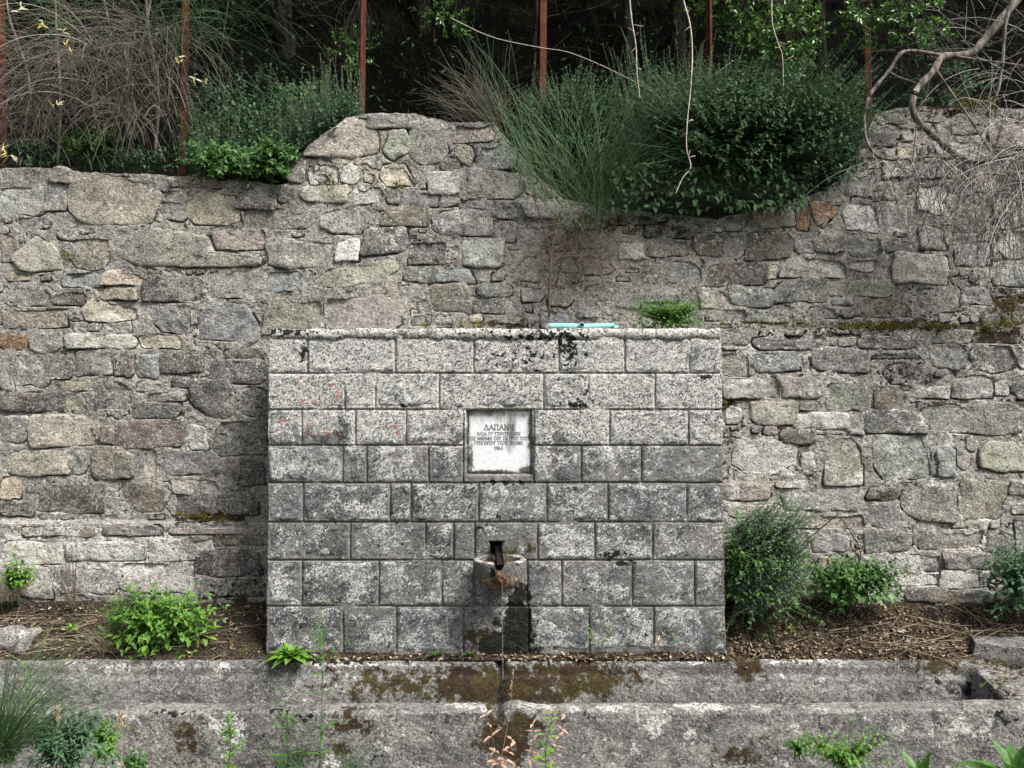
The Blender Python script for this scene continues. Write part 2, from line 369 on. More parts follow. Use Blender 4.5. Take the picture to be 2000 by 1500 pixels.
TOPPX = np.array([(-400, 335), (0, 330), (60, 326), (130, 331), (160, 336), (330, 343), (420, 352), (560, 362), (583, 310), (605, 283), (676, 229), (720, 222), (812, 222), (872, 236), (962, 240), (1010, 292), (1050, 342), (1100, 388), (1200, 408), (1400, 428), (1500, 404), (1560, 392), (1610, 372), (1655, 335), (1690, 262), (1712, 222), (1780, 206), (2000, 212), (2400, 215)], float)
tp = U(TOPPX[:, 0], TOPPX[:, 1], YW)
def z_top(X): return np.interp(X, tp[:, 0], tp[:, 2])
def z_bank(X, Y):
    z0 = np.minimum(z_top(X), 3.75)-.06
    z0 = z0*(1-sm(Y, .8, 2.2))+3.5*sm(Y, .8, 2.2)
    return z0+np.clip(Y-.6, 0, 50)*.40+np.clip(Y-2.2, 0, 3.2)*1.5+.10*fbm2(X, Y, 1.1, 4, 31)*sm(Y, .6, 1.4)+.02*fbm2(X, Y, 7, 3, 33)
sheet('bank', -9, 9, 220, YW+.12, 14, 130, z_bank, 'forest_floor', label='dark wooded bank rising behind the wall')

# ------------------------------------------------------------------ rubble stones read off the photograph (pixel boxes, tone); some left of the fountain darkened to paint its shade
TONE = dict(g=(.170, .166, .155), b=(.160, .168, .168), d=(.070, .069, .066), t=(.225, .204, .168), l=(.315, .306, .282),
            y=(.35, .312, .235), p=(.195, .175, .158), r=(.125, .109, .090), o=(.25, .15, .085), w=(.50, .48, .45), k=(.20, .20, .165))
BOX_UP = '''334 345 430 366 r; 322 371 352 390 p; 318 392 364 430 g; 100 329 142 360 p; 82 354 131 409 g; 0 368 91 424 l; 420 445 520 490 t; 143 465 208 520 t
0 460 36 512 p; 110 448 150 469 g; 463 375 545 408 d; 545 363 577 395 g; 580 362 680 397 k; 556 311 596 356 g; 603 325 665 360 l; 667 323 705 358 l; 478 408 615 447 g; 520 470 645 522 g
623 405 705 462 g; 657 467 703 508 w; 0 327 70 364 p; 287 347 331 372 g; 36 425 100 448 g; 715 222 810 249 g; 881 240 962 277 t; 930 283 1010 330 b; 830 332 905 375 l; 907 333 1017 387 p
863 305 905 331 d; 690 364 748 400 l; 785 368 858 404 b; 862 378 895 402 g; 898 387 953 408 g; 755 371 780 399 g; 958 395 1017 427 b; 746 404 835 443 t; 839 410 958 465 g; 960 434 1009 471 g; 1017 440 1105 476 g
706 444 792 496 g; 797 469 874 515 d; 895 469 986 518 l; 1004 495 1060 552 p; 1025 394 1098 430 g; 650 360 682 397 r; 121 533 200 560 b; 203 528 282 560 y; 12 532 60 548 y; 198 563 271 587 y; 406 529 504 585 g; 21 557 98 599 k; 108 571 170 594 r
0 606 130 643 r; 374 612 386 632 l; 514 581 626 651 k; 634 574 780 640 g; 518 529 592 573 b; 0 655 63 682 o; 60 652 124 688 g; 126 653 261 681 l; 275 657 355 680 y; 0 690 31 760 g; 37 687 96 757 g; 101 697 143 739 k; 150 686 222 735 g; 226 686 264 737 d; 268 690 308 739 b
317 685 399 730 d; 427 680 519 702 r; 410 706 519 750 d; 126 744 175 765 y; 178 741 259 805 g; 270 744 324 763 g; 332 735 371 758 d; 364 742 470 819 d; 292 766 360 785 g; 262 788 360 818 g; 0 765 131 805 d; 134 770 171 804 y; 0 812 58 860 g; 62 809 189 870 t; 196 830 227 868 r
229 819 357 874 r; 364 830 406 877 l; 411 825 519 889 d; 17 877 140 924 t; 143 881 171 926 b; 175 872 269 933 t; 280 879 311 931 p; 318 882 430 930 b; 434 893 462 930 r; 466 896 519 944 d; 0 926 45 973 y; 50 928 90 965 p; 72 942 213 1003 r; 238 940 334 998 r; 338 966 430 1003 d; 338 938 430 963 g; 434 963 507 1003 d; 0 980 66 1008 r; 474 755 519 812 d
790 520 850 552 g; 852 525 925 552 b; 840 556 918 612 t; 930 552 1000 580 g; 925 584 985 612 d; 1068 500 1130 535 g; 1066 560 1120 600 p; 1130 545 1190 590 g; 1195 560 1250 600 g; 1255 515 1296 555 g; 1140 500 1200 538 t; 1205 470 1260 508 l; 1262 440 1345 462 d; 1265 470 1345 500 l; 1255 562 1330 590 g; 1190 425 1280 440 d; 1335 565 1364 598 g
1377 513 1498 560 d; 1501 513 1517 548 y; 1527 503 1653 540 l; 1659 508 1710 531 l; 1745 495 1844 555 l; 1300 510 1373 555 g; 1422 562 1510 600 g; 1367 563 1419 600 g; 1512 547 1608 592 g; 1612 545 1741 580 k; 1668 582 1776 620 r; 1790 560 1874 606 g; 1877 560 1933 592 b; 1935 525 2010 557 b; 1622 582 1664 596 l; 1575 598 1632 622 g; 1636 600 1666 622 g; 1384 603 1454 625 g; 1458 603 1540 628 g
1417 458 1452 507 g; 1454 450 1548 504 r; 1550 458 1590 497 g; 1593 458 1653 495 g; 1657 465 1727 502 g; 1730 470 1780 492 g; 1492 404 1550 443 t; 1554 401 1578 453 o; 1646 395 1713 451 l; 1646 343 1706 385 g; 1688 255 1751 287 g; 1713 219 1769 241 p; 1786 250 1822 280 t; 1828 276 1916 311 l; 1352 462 1413 502 r; 1300 448 1350 466 d
1720 310 1780 350 l; 1790 320 1840 350 g; 1720 400 1770 450 l; 1790 360 1850 416 l; 1860 410 1930 455 g; 1790 440 1850 488 g; 1900 330 1960 375 t; 1930 240 2010 290 p; 1850 220 1920 262 g; 1780 215 1840 240 g; 1940 390 2010 440 l; 1870 470 1940 520 g; 1950 455 2015 505 g; 1755 290 1790 312 y; 1700 355 1745 392 g
20 1052 138 1098 l; 145 1054 300 1092 l; 305 1050 420 1092 l; 425 1042 470 1064 r; 475 1042 518 1062 r; 10 1106 120 1160 g; 125 1102 240 1158 g; 245 1100 380 1158 l; 385 1072 518 1118 d; 390 1124 518 1162 d; 60 1024 200 1046 t; 210 1024 330 1044 g; 340 1028 500 1040 p'''
POLY_UP = [('t', [(142, 350), (182, 337), (224, 343), (273, 350), (317, 375), (311, 396), (297, 434), (245, 438), (159, 436), (150, 425), (130, 408), (135, 371)]),
 ('y', [(371, 381), (402, 373), (448, 380), (460, 380), (469, 430), (441, 440), (378, 438), (362, 420)]),
 ('p', [(240, 482), (262, 446), (330, 447), (410, 462), (418, 492), (505, 500), (518, 512), (505, 521), (380, 522), (262, 520), (236, 503)]),
 ('t', [(28, 497), (73, 459), (105, 476), (120, 504), (128, 527), (66, 531), (40, 528), (20, 505)]),
 ('p', [(587, 305), (602, 285), (680, 229), (718, 231), (741, 264), (739, 298), (690, 310), (640, 308)]),
 ('p', [(800, 234), (846, 231), (867, 245), (877, 297), (860, 318), (825, 324), (800, 305), (797, 290)]),
 ('k', [(745, 294), (765, 252), (790, 252), (799, 266), (797, 297), (769, 315), (755, 308)]),
 ('y', [(748, 322), (790, 320), (812, 357), (809, 362), (755, 364), (741, 346)]),
 ('t', [(890, 290), (905, 283), (922, 287), (928, 303), (918, 326), (900, 318), (888, 302)]),
 ('d', [(280, 545), (287, 541), (396, 540), (399, 564), (388, 590), (280, 590)]),
 ('y', [(158, 602), (175, 585), (200, 583), (217, 592), (259, 599), (268, 606), (268, 623), (217, 630), (196, 630), (171, 627), (161, 613)]),
 ('b', [(292, 599), (329, 596), (350, 620), (368, 641), (364, 653), (315, 648), (298, 630)]),
 ('b', [(388, 606), (413, 595), (458, 592), (486, 599), (504, 630), (504, 671), (437, 665), (387, 662)]),
 ('k', [(612, 546), (640, 525), (720, 514), (775, 504), (783, 525), (742, 546), (682, 560), (630, 561)]),
 ('o', [(1580, 394), (1626, 396), (1636, 416), (1608, 446), (1592, 434), (1582, 410)])]
BOX_LO = '''1468 660 1590 684 g; 1592 660 1632 673 l; 1640 660 1669 675 l; 1671 654 1783 681 g; 1821 644 1898 669 l; 1410 662 1462 674 d; 1407 688 1463 732 g; 1580 684 1695 728 g; 1720 704 1814 751 d; 1412 740 1500 784 g; 1524 733 1601 774 g; 1710 758 1767 802 r
1780 755 1855 781 l; 1860 732 1940 776 g; 1944 736 1972 776 l; 1974 730 2016 774 g; 1472 785 1552 828 p; 1557 785 1605 802 g; 1557 806 1653 837 l; 1689 803 1802 844 g; 1657 810 1687 851 g; 1415 796 1449 830 l; 1526 841 1589 868 p; 1566 886 1590 924 l; 1869 862 1890 918 g; 1886 855 1908 880 g; 1690 950 1755 977 r; 1758 948 1874 1020 k
1881 936 1963 1020 k; 1967 936 2014 966 g; 1531 958 1671 998 g; 1415 944 1510 978 p; 1695 980 1756 1031 g; 1692 1036 1786 1078 g; 1790 1036 1923 1072 g; 1925 1041 1977 1077 g; 1751 1080 1835 1115 g; 1839 1077 1944 1111 g; 1559 1004 1688 1033 p; 1587 1045 1657 1080 g; 1681 1080 1737 1115 p; 1979 1022 2014 1076 g; 1755 1119 1830 1140 l; 1835 1116 1920 1150 l; 1948 1082 2010 1116 g
1680 1120 1750 1165 l; 1760 1145 1850 1175 g; 1860 1155 1940 1185 l; 1705 690 1800 700 d; 1902 645 1990 668 d; 1988 680 2020 722 g; 1568 690 1580 725 l; 1503 735 1522 780 d; 1592 842 1652 848 l; 1420 985 1525 1010 g; 1512 940 1600 954 l'''
POLY_LO = [('b', [(1466, 702), (1472, 691), (1560, 690), (1566, 700), (1563, 724), (1480, 727), (1468, 715)]),
 ('l', [(1812, 690), (1828, 676), (1875, 678), (1885, 700), (1880, 720), (1840, 721), (1822, 714)]),
 ('g', [(1889, 690), (1900, 673), (1972, 675), (1986, 700), (1978, 722), (1940, 730), (1908, 722)]),
 ('k', [(1604, 755), (1620, 740), (1690, 741), (1703, 765), (1701, 798), (1616, 806), (1612, 780)]),
 ('k', [(1798, 800), (1815, 789), (1900, 786), (1990, 790), (1998, 820), (1992, 845), (1930, 849), (1815, 842), (1808, 820)]),
 ('l', [(1426, 882), (1452, 856), (1515, 862), (1558, 870), (1555, 900), (1515, 923), (1458, 924), (1428, 906)]),
 ('k', [(1612, 862), (1630, 850), (1668, 856), (1682, 880), (1686, 948), (1645, 950), (1608, 946), (1610, 900)]),
 ('b', [(1702, 862), (1725, 850), (1800, 852), (1815, 875), (1821, 930), (1790, 936), (1722, 937), (1706, 910)]),
 ('b', [(1827, 876), (1850, 864), (1866, 880), (1866, 934), (1830, 932)]),
 ('k', [(1912, 880), (1924, 862), (1975, 861), (2012, 868), (2012, 920), (1960, 924), (1912, 912)])]
TONE = {k: tuple(np.array(v)*.86*1.06+.14*np.array((.225, .205, .172))) for k, v in TONE.items()}
def parse(s):
    out = []
    for it in s.replace('\n', ';').split(';'):
        p = it.split()
        if p: out.append((p[4], tuple(float(q) for q in p[:4])))
    return out
def box_poly(w, h, n=16):
    "rough angular quadrilateral around 0,0, some corners knocked off"
    c = np.array([(-.5, -.5), (.5, -.5), (.5, .5), (-.5, .5)])*[w, h]+rng.uniform(-1, 1, (4, 2))*[min(.10*w, .03), .11*h]
    out = []
    for i in range(4):
        p, a, b = c[i], c[i-1], c[(i+1) % 4]
        if rng.uniform() < .62:
            k = rng.uniform(.06, .30)*min(w, h); ua, ub = unit(a-p), unit(b-p)
            out += [p+ua*k*rng.uniform(.6, 1.8), p+ub*k*rng.uniform(.6, 1.8)]
        else: out.append(p)
        m = (p+b)/2+rng.normal(0, .035*h, 2)+(b-p)*rng.uniform(-.2, .2); out.append(m)
    return np.array(out)
def resample(P, n):
    Q = np.vstack([P, P[:1]]); d = np.r_[0, np.cumsum(np.linalg.norm(np.diff(Q, axis=0), axis=1))]
    u = np.linspace(0, d[-1], n, endpoint=False)
    return np.stack([np.interp(u, d, Q[:, 0]), np.interp(u, d, Q[:, 1])], -1)
def px_poly(poly, Y): return U(np.array([p[0] for p in poly]), np.array([p[1] for p in poly]), Y)[:, [0, 2]]
def sdf(poly, P):
    A = poly; B = np.roll(poly, -1, 0); d = np.full(len(P), 1e9); ins = np.zeros(len(P), bool)
    for a, b in zip(A, B):
        e = b-a; w = P-a; t = np.clip((w@e)/max(e@e, 1e-12), 0, 1); d = np.minimum(d, ((w-t[:, None]*e)**2).sum(1))
        c = ((a[1] > P[:, 1]) != (b[1] > P[:, 1])); 
        if abs(e[1]) > 1e-12: ins ^= c & (P[:, 0] < a[0]+e[0]*(P[:, 1]-a[1])/e[1])
    d = np.sqrt(d); return np.where(ins, -d, d)
def ccw(P): return P if (P[:, 0]*np.roll(P[:, 1], -1)-np.roll(P[:, 0], -1)*P[:, 1]).sum() > 0 else P[::-1]

def stone_mesh(poly, Yf, proud, seed, wear):
    poly = ccw(poly); n = 34 if np.ptp(poly[:, 0]) > .12 else 24
    P = resample(poly, n); c = P.mean(0); Q = P-c; size = math.sqrt(np.ptp(P[:, 0])*np.ptp(P[:, 1]))
    nz = fbm2(P[:, 0], P[:, 1], 17, 4, seed)
    Q = Q*(1+.020*nz/np.maximum(np.linalg.norm(Q, axis=1), .03))[:, None]
    tilt = rng.normal(0, .05, 2); rings = []; fr = [1.0, 1.0, .97, .90, .76, .56, .30]
    dp = [.5, .5, .75, .9, 1.0, 1.0, 1.0]
    for k, (f, d) in enumerate(zip(fr, dp)):
        q = Q*f; wx, wz = q[:, 0]+c[0], q[:, 1]+c[1]
        y = proud*d-.003*(1-d)+np.clip(q@tilt, -.011, .011)+(.012*fbm2(wx, wz, 8, 3, seed+3)+.012*(.3-np.abs(fbm2(wx, wz, 9, 2, seed+4)))+.005*fbm2(wx, wz, 40, 2, seed+6))*min(1, size/.10)*min(1, d+.25)
        rings.append(np.stack([q[:, 0], -y, q[:, 1]], -1))
    back = rings[0].copy(); back[:, 1] = .055
    V = np.concatenate([back]+rings+[np.array([[0, rings[-1][:, 1].mean(), 0]])]); nr = len(fr)+1
    q4 = gridq(nr, n, True); Q4 = np.concatenate([q4[:n], q4[2*n:]]); last = (nr-1)*n          # ring 1 and 2 coincide: a crisp arris
    T = np.array([[last+i, last+(i+1) % n, nr*n] for i in range(n)])
    mb = MB(); mb.add(V, T=T, Q=Q4, W=np.broadcast_to(wear, (len(V), 4)))
    return mb.mesh('stone', True, True), (c[0], Yf, c[1])

def rubble(name, label, YF, boxes, polys, x0, x1, zbot, ztopf, ydelta, fill_seed, wearf, depth, free=None, res=.0088, root_loc=(0, 0, 0), white_hi=None, maxparts=295):
    "a rubble wall: mortar relief + a mesh for every stone"
    e = thing(name, label, 'wall', root_loc)
    st = []                                        # (tone, poly(x,z))
    for t, b in boxes:
        q = U([b[0], b[2]], [b[3], b[1]], YF); c = q.mean(0); st.append((t, box_poly(q[1, 0]-q[0, 0], q[1, 2]-q[0, 2])+c[[0, 2]]))
    for t, p in polys: st.append((t, px_poly(p, YF)))
    # small fill stones wherever the listed ones leave room
    cs = .014; gx = np.arange(x0, x1, cs); gz = np.arange(zbot, ztopf(gx).max(), cs)
    GX, GZ = np.meshgrid(gx, gz); occ = GZ > ztopf(GX)-.02
    if free is not None: occ |= ~free(GX, GZ)
    for t, p in st:
        lo = p.min(0); hi = p.max(0); m = (GX > lo[0]-.012) & (GX < hi[0]+.012) & (GZ > lo[1]-.010) & (GZ < hi[1]+.010); occ |= m
    tones = list('ggggkkttplbbdry'); nlisted = len(st)
    for (w, h, tries) in [(.34, .16, 500), (.26, .14, 900), (.20, .12, 1200), (.16, .09, 1800), (.12, .075, 2500), (.085, .06, 3000), (.06, .045, 2500), (.09, .028, 2500), (.045, .03, 2500)]:
        for _ in range(tries):
            ww = w*rng.uniform(.8, 1.2); hh = h*rng.uniform(.8, 1.2); nw, nh = int(ww/cs)+1, int(hh/cs)+1
            if nw >= len(gx) or nh >= len(gz): continue
            i = rng.integers(0, len(gx)-nw); j = rng.integers(0, len(gz)-nh)
            if occ[j:j+nh, i:i+nw].any(): continue
            occ[max(0, j-1):j+nh+1, max(0, i-1):i+nw+1] = True
            st.append((tones[rng.integers(len(tones))], box_poly(ww*.96, hh*.96, 12)+np.array([gx[i]+ww/2, gz[j]+hh/2])))
    # mortar relief
    nx = int((x1-x0)/res); nz = int((ztopf(gx).max()-zbot)/res)
    X = np.linspace(x0, x1, nx)[None].repeat(nz, 0); T = np.linspace(0, 1, nz)[:, None]
    Zt = ztopf(X)+.012*fbm2(X, X*0, 14, 3, 77); Z = zbot+T*(Zt-zbot)
    P = np.stack([X.ravel(), Z.ravel()], -1); S = np.full(len(P), 1.0); low = np.zeros(len(P))
    for t, p in st:
        lo = p.min(0)-.05; hi = p.max(0)+.05
        m = np.where((P[:, 0] > lo[0]) & (P[:, 0] < hi[0]) & (P[:, 1] > lo[1]) & (P[:, 1] < hi[1]))[0]
        if len(m):
            s = sdf(p, P[m]); b = s < S[m]; S[m[b]] = s[b]; low[m[b]] = (p[:, 1].mean()-P[m[b], 1])/max(np.ptp(p[:, 1]), .02)
    S = S.reshape(X.shape); low = low.reshape(X.shape)
    base = .003+.012*fbm2(X, Z, 7, 4, 41)+.009*fbm2(X, Z, 26, 4, 43)
    gn = sm(fbm2(X, Z, 7, 4, 47)+.5*low, .0, .4)
    lap = .002+.026*sm(fbm2(X, Z, 8, 4, 49)-.45*low, .05, .6)
    d = base-.034*gn*np.exp(-((S-.001)/.0056)**2)-.035*sm(-S, lap, lap+.012)
    crack = np.abs(fbm2(X, Z, 4.5, 4, 53)); d = d-.014*sm(-crack, -.02, -.004)*sm(S, .004, .012)
    Y = YF+ydelta(X, Z)-d
    V = np.stack([X, Y, Z], -1); W = wearf(V)
    top = V[-1:].copy(); rows = [V]; Ws = [W]
    for yb in (.06, .16, depth):
        r_ = top.copy(); r_[..., 1] = YF+yb; r_[..., 2] += .02*fbm2(r_[..., 0], r_[..., 0]*0+yb, 9, 3, 5)-.01; rows.append(r_); Ws.append(W[-1:])
    V = np.concatenate(rows); W = np.concatenate(Ws); mb = MB(); mb.add(V, Q=gridq(V.shape[0], nx), W=W.reshape(-1, 4))
    mb.build('mortar', 'mortar', e, wear=True, smooth=False)
    # stones
    order = sorted(range(len(st)), key=lambda k: (k >= nlisted, -np.ptp(st[k][1][:, 0])*np.ptp(st[k][1][:, 1])))
    rest = MB()
    for r, k in enumerate(order):
        t, p = st[k]; c = p.mean(0); yo = float(ydelta(np.array(c[0]), np.array(c[1])))
        proud = float(np.clip(rng.normal(.005, .006), -.003, .02)); w = np.array(wearf(np.array([[[c[0], YF, c[1]]]]))[0, 0])
        w = w*np.array([1, .5, 1, 1])+np.array([0, rng.uniform(-.3, .35), 0, 0])
        if t == 'w': w[1] += .9
        if t in 'lk': w[1] += .15
        me, loc = stone_mesh(p, YF+yo, proud, k*13+fill_seed, w)
        col = np.array(TONE[t])*rng.uniform(.70, 1.36)*rng.uniform(.96, 1.04, 3)
        if r < maxparts: obj('stone', me, 'stone', e, None, col, loc)
        else:
            n = len(me.vertices); v = np.empty(n*3, np.float32); me.vertices.foreach_get('co', v); v = v.reshape(-1, 3)+np.array(loc)
            T3 = [list(q.vertices) for q in me.polygons if len(q.vertices) == 3]; Q4 = [list(q.vertices) for q in me.polygons if len(q.vertices) == 4]
            rest.add(v, T=T3, Q=Q4, W=np.broadcast_to(w, (n, 4))); bpy.data.meshes.remove(me)
    if rest.n: rest.build('small_stones', 'stone', e, wear=True, kind='stuff', color=TONE['g'])
    print(name, 'stones', len(st), 'listed', nlisted)
    return e

def blob(px, py, lst):
    r = 0*px
    for cx, cy, sx, sy, a in lst: r = np.maximum(r, a*np.exp(-((px-cx)/sx)**2-((py-cy)/sy)**2))
    return r
z_led = float(U(0, 640, YR)[2]); z_step = float(U(0, 1018, YW)[2])
def wear_shade_up(V):
    px, py = PX(V); W = np.zeros(V.shape[:-1]+(4,))
    W[..., 0] = blob(px, py, [(840, 490, 60, 30, .3), (480, 900, 60, 160, .25), (1700, 590, 200, 40, .35), (1900, 470, 120, 90, .3), (460, 1150, 80, 30, .5)])  # black lichen; the tall blob left of the fountain also paints its shade
    W[..., 1] = blob(px, py, [(180, 1090, 240, 60, 1.7), (700, 400, 120, 90, .35), (640, 480, 80, 50, .4), (1850, 400, 150, 100, .4)])
    W[..., 2] = blob(px, py, [(1800, 635, 260, 8, .9), (1970, 590, 70, 34, .9), (980, 635, 120, 14, .7), (400, 1010, 110, 14, .9), (1860, 200, 90, 30, 1.), (640, 350, 20, 20, .7), (1260, 440, 200, 22, .6), (1600, 560, 120, 20, .25), (460, 1170, 60, 20, .8)])
    return W
def wear_lo(V):
    px, py = PX(V); W = np.zeros(V.shape[:-1]+(4,))
    W[..., 0] = blob(px, py, [(1780, 730, 60, 40, .6), (1650, 655, 250, 14, .6), (1980, 700, 40, 30, .3)])
    W[..., 1] = .42+blob(px, py, [(1500, 890, 60, 40, .9), (1780, 1130, 180, 40, 1.), (1600, 700, 60, 30, .3)])
    W[..., 2] = blob(px, py, [(1800, 640, 260, 9, .9), (1950, 655, 50, 22, .7), (1420, 790, 14, 16, .9), (1600, 1190, 300, 22, .8)])
    return W
def dl_up(X, Z):
    s = sm(-Z, -(z_step+.012), -(z_step-.008))*(X < 0)
    return -.055*s+.02*(Z-2.6)*.2
rubble('rubble_wall', 'long weathered rubble stone retaining wall with mortar joints, behind the fountain', YW, parse(BOX_UP), POLY_UP, -4.2, 4.2,
       z_soilL-.15, z_top, dl_up, 100, wear_shade_up, .42, free=lambda X, Z: ((X < XFL*1.09) & (Z > z_step+.01)) | (Z > z_led+.02), root_loc=(0, YW, 0))
rubble('lower_rubble_wall', 'lower rubble stone wall with mossy ledge, right of the fountain block wall', YR, parse(BOX_LO), POLY_LO, XFR-.05, 4.2,
       z_soilR-.15, lambda X: z_led+0*X+.008*np.sin(X*3), lambda X, Z: 0*X, 900, wear_lo, YW-YR+.02, root_loc=(2.2, YR, 0))

# ------------------------------------------------------------------ the dressed-block fountain wall
ROWS = [(661, 728, [526, 600, 772, 925, 1092, 1220, 1347, 1408]), (730, 797, [525, 673, 733, 858, 1062, 1149, 1280, 1409]),
        (801, 869, [524, 589, 694, 793, 905, None, 1043, 1191, 1345, 1410]), (871, 942, [523, 669, 716, 837, 904, None, 1042, 1135, 1253, 1411]),
        (944, 1019, [522, 592, 762, 803, 935, 1068, 1188, 1342, 1412]), (1021, 1093, [522, 684, 831, 886, 927, None, 1050, 1162, 1275, 1413]),
        (1095, 1183, [522, 590, 740, 863, 925, 1030, 1097, 1235, 1357, 1415]), (1185, 1273, [521, 670, 774, 905, 1033, 1151, 1277, 1417])]
def wear_f(V):
    px, py = PX(V); W = np.zeros(V.shape[:-1]+(4,))
    W[..., 0] = blob(px, py, [(1020, 690, 60, 42, .62), (1110, 680, 34, 46, .95), (1070, 655, 90, 16, .95), (960, 690, 40, 40, .5), (592, 690, 9, 30, 1.), (1130, 790, 42, 12, .9), (990, 943, 60, 8, .9), (1200, 1082, 40, 12, 1.),
        (1215, 1104, 28, 12, .9), (560, 648, 60, 10, 1.2), (900, 648, 420, 9, .42), (985, 1010, 40, 8, .6), (940, 1030, 12, 10, .9), (1260, 1240, 8, 8, 1.), (1380, 735, 24, 8, .9), (785, 790, 14, 6, 1.), (1145, 760, 10, 40, .5), (745, 1060, 70, 30, .28), (800, 1140, 60, 40, .3), (1390, 800, 20, 5, .6), (1140, 1150, 8, 20, .6)])+.06
    up = 1-sm(py, 780, 960)
    W[..., 1] = .10+.95*up+blob(px, py, [(690, 990, 60, 30, .5), (560, 1150, 40, 50, .4), (760, 1060, 60, 30, .5), (1200, 1150, 100, 40, .3), (830, 1240, 60, 30, .5), (1330, 1150, 30, 30, .5), (1385, 1130, 20, 40, .7)])
    W[..., 1] -= blob(px, py, [(600, 905, 70, 34, .9), (1330, 905, 75, 28, 1.), (850, 965, 60, 20, .6), (905, 1055, 20, 40, .8), (720, 1230, 45, 40, .6), (890, 1120, 40, 40, .8), (950, 1180, 60, 30, .5), (850, 830, 45, 28, .5), (600, 1050, 70, 26, .4)])
    W[..., 2] = blob(px, py, [(985, 1268, 95, 26, 1.), (935, 1245, 40, 34, .8), (1030, 1075, 16, 40, .6), (1010, 1190, 40, 70, .5), (700, 1280, 320, 9, .9), (1230, 1280, 260, 9, 1.), (900, 1000, 12, 20, .3)])
    cx = 1014-26*sm(py, 1175, 1285)+8*fbm2(py*.03, px*0, 1, 3, 5); hw = 17+40*sm(py, 1165, 1290)+26*fbm2(px*.05, py*.035, 1, 4, 7)
    W[..., 3] = 1.2*sm(py, 1128, 1158)*(1-sm(np.abs(px-cx-6*sm(py, 1200, 1280)), hw*.35, hw*1.5))
    W[..., 3] = np.maximum(W[..., 3], .75*blob(px, py, [(970, 1215, 12, 14, 1.), (970, 1070, 18, 16, 1.1), (985, 1265, 60, 16, .85)]))
    return W
fount = thing('fountain_wall', 'free-standing fountain wall of squared grey lichened stone blocks', 'fountain', (0, .2, z_base))
res = .0052
zA, zB = z_base-.12, float(U(0, 655, 0)[2])
nx, nz = int((XFR-XFL)/res), int((zB-zA)/res)
T, Z = np.meshgrid(np.linspace(0, 1, nx), np.linspace(zA, zB, nz))
zt_, zb_ = float(U(0, 661, 0)[2]), float(U(0, 1273, 0)[2]); h_ = np.clip((Z-zb_)/(zt_-zb_), -.2, 1.05)
xl = U(521, 1273, 0)[0]*(1-h_)+U(526, 661, 0)[0]*h_; xr = U(1417, 1273, 0)[0]*(1-h_)+U(1408, 661, 0)[0]*h_
xl = xl-.010*fbm2(Z*0, Z, 14, 4, 3); xr = xr+.007*fbm2(Z*0+5, Z, 14, 4, 4)
X = xl+(xr-xl)*T
px, py = PX(np.stack([X, 0*X, Z], -1))
d = .004*fbm2(X, Z, 6, 3, 61)+.003*fbm2(X, Z, 34, 3, 62)
wob = 1.2*fbm2(X, Z, 8, 3, 63)
gate = sm(fbm2(X, Z, 6, 2, 64), -.75, -.2)
groove = 0*X
for k, (a, b, js) in enumerate(ROWS):
    if k: groove = np.maximum(groove, np.exp(-((py-(a-1)+wob)/1.7)**4))
    inrow = (py > a-2) & (py < b+2)
    for j in js[1:-1]:
        if j: groove = np.maximum(groove, inrow*np.exp(-((px-j+wob)/1.8)**4))
inpl = (px > 903) & (px < 1045) & (py > 799) & (py < 930); groove = groove*~((px > 908) & (px < 1040) & (py > 803) & (py < 926))
d = d-.014*groove*gate
dn = sm(np.minimum(np.minimum(px-909, 1041-px), np.minimum(py-799, 929-py)), 0, 3); d = d-.042*dn       # plaque niche
hw_ = np.where(py < 1072, 15-(py-1058)*.35, 10.); niche = sm(np.minimum(np.minimum(px-(970-hw_), (970+hw_)-px), np.minimum(py-1057, 1100-py)), 0, 2.5); d = d-.16*niche
V = np.stack([X, -d, Z], -1); W = wear_f(V)
def close_back(V, W, yb):
    "adds returns on all four sides of a relief sheet"
    B = V.copy(); B[..., 1] = yb
    V2 = np.pad(V, ((1, 1), (1, 1), (0, 0)), 'edge'); W2 = np.pad(W, ((1, 1), (1, 1), (0, 0)), 'edge')
    V2[0, :, 1] = V2[-1, :, 1] = yb; V2[:, 0, 1] = V2[:, -1, 1] = yb
    return V2, W2
V2, W2 = close_back(V, W, YW+.02)
mb = MB(); mb.add(V2, Q=gridq(*V2.shape[:2]), W=W2.reshape(-1, 4)); mb.build('mortar', 'joint', fount, wear=True)
bv, bf, bn = [], [], 0
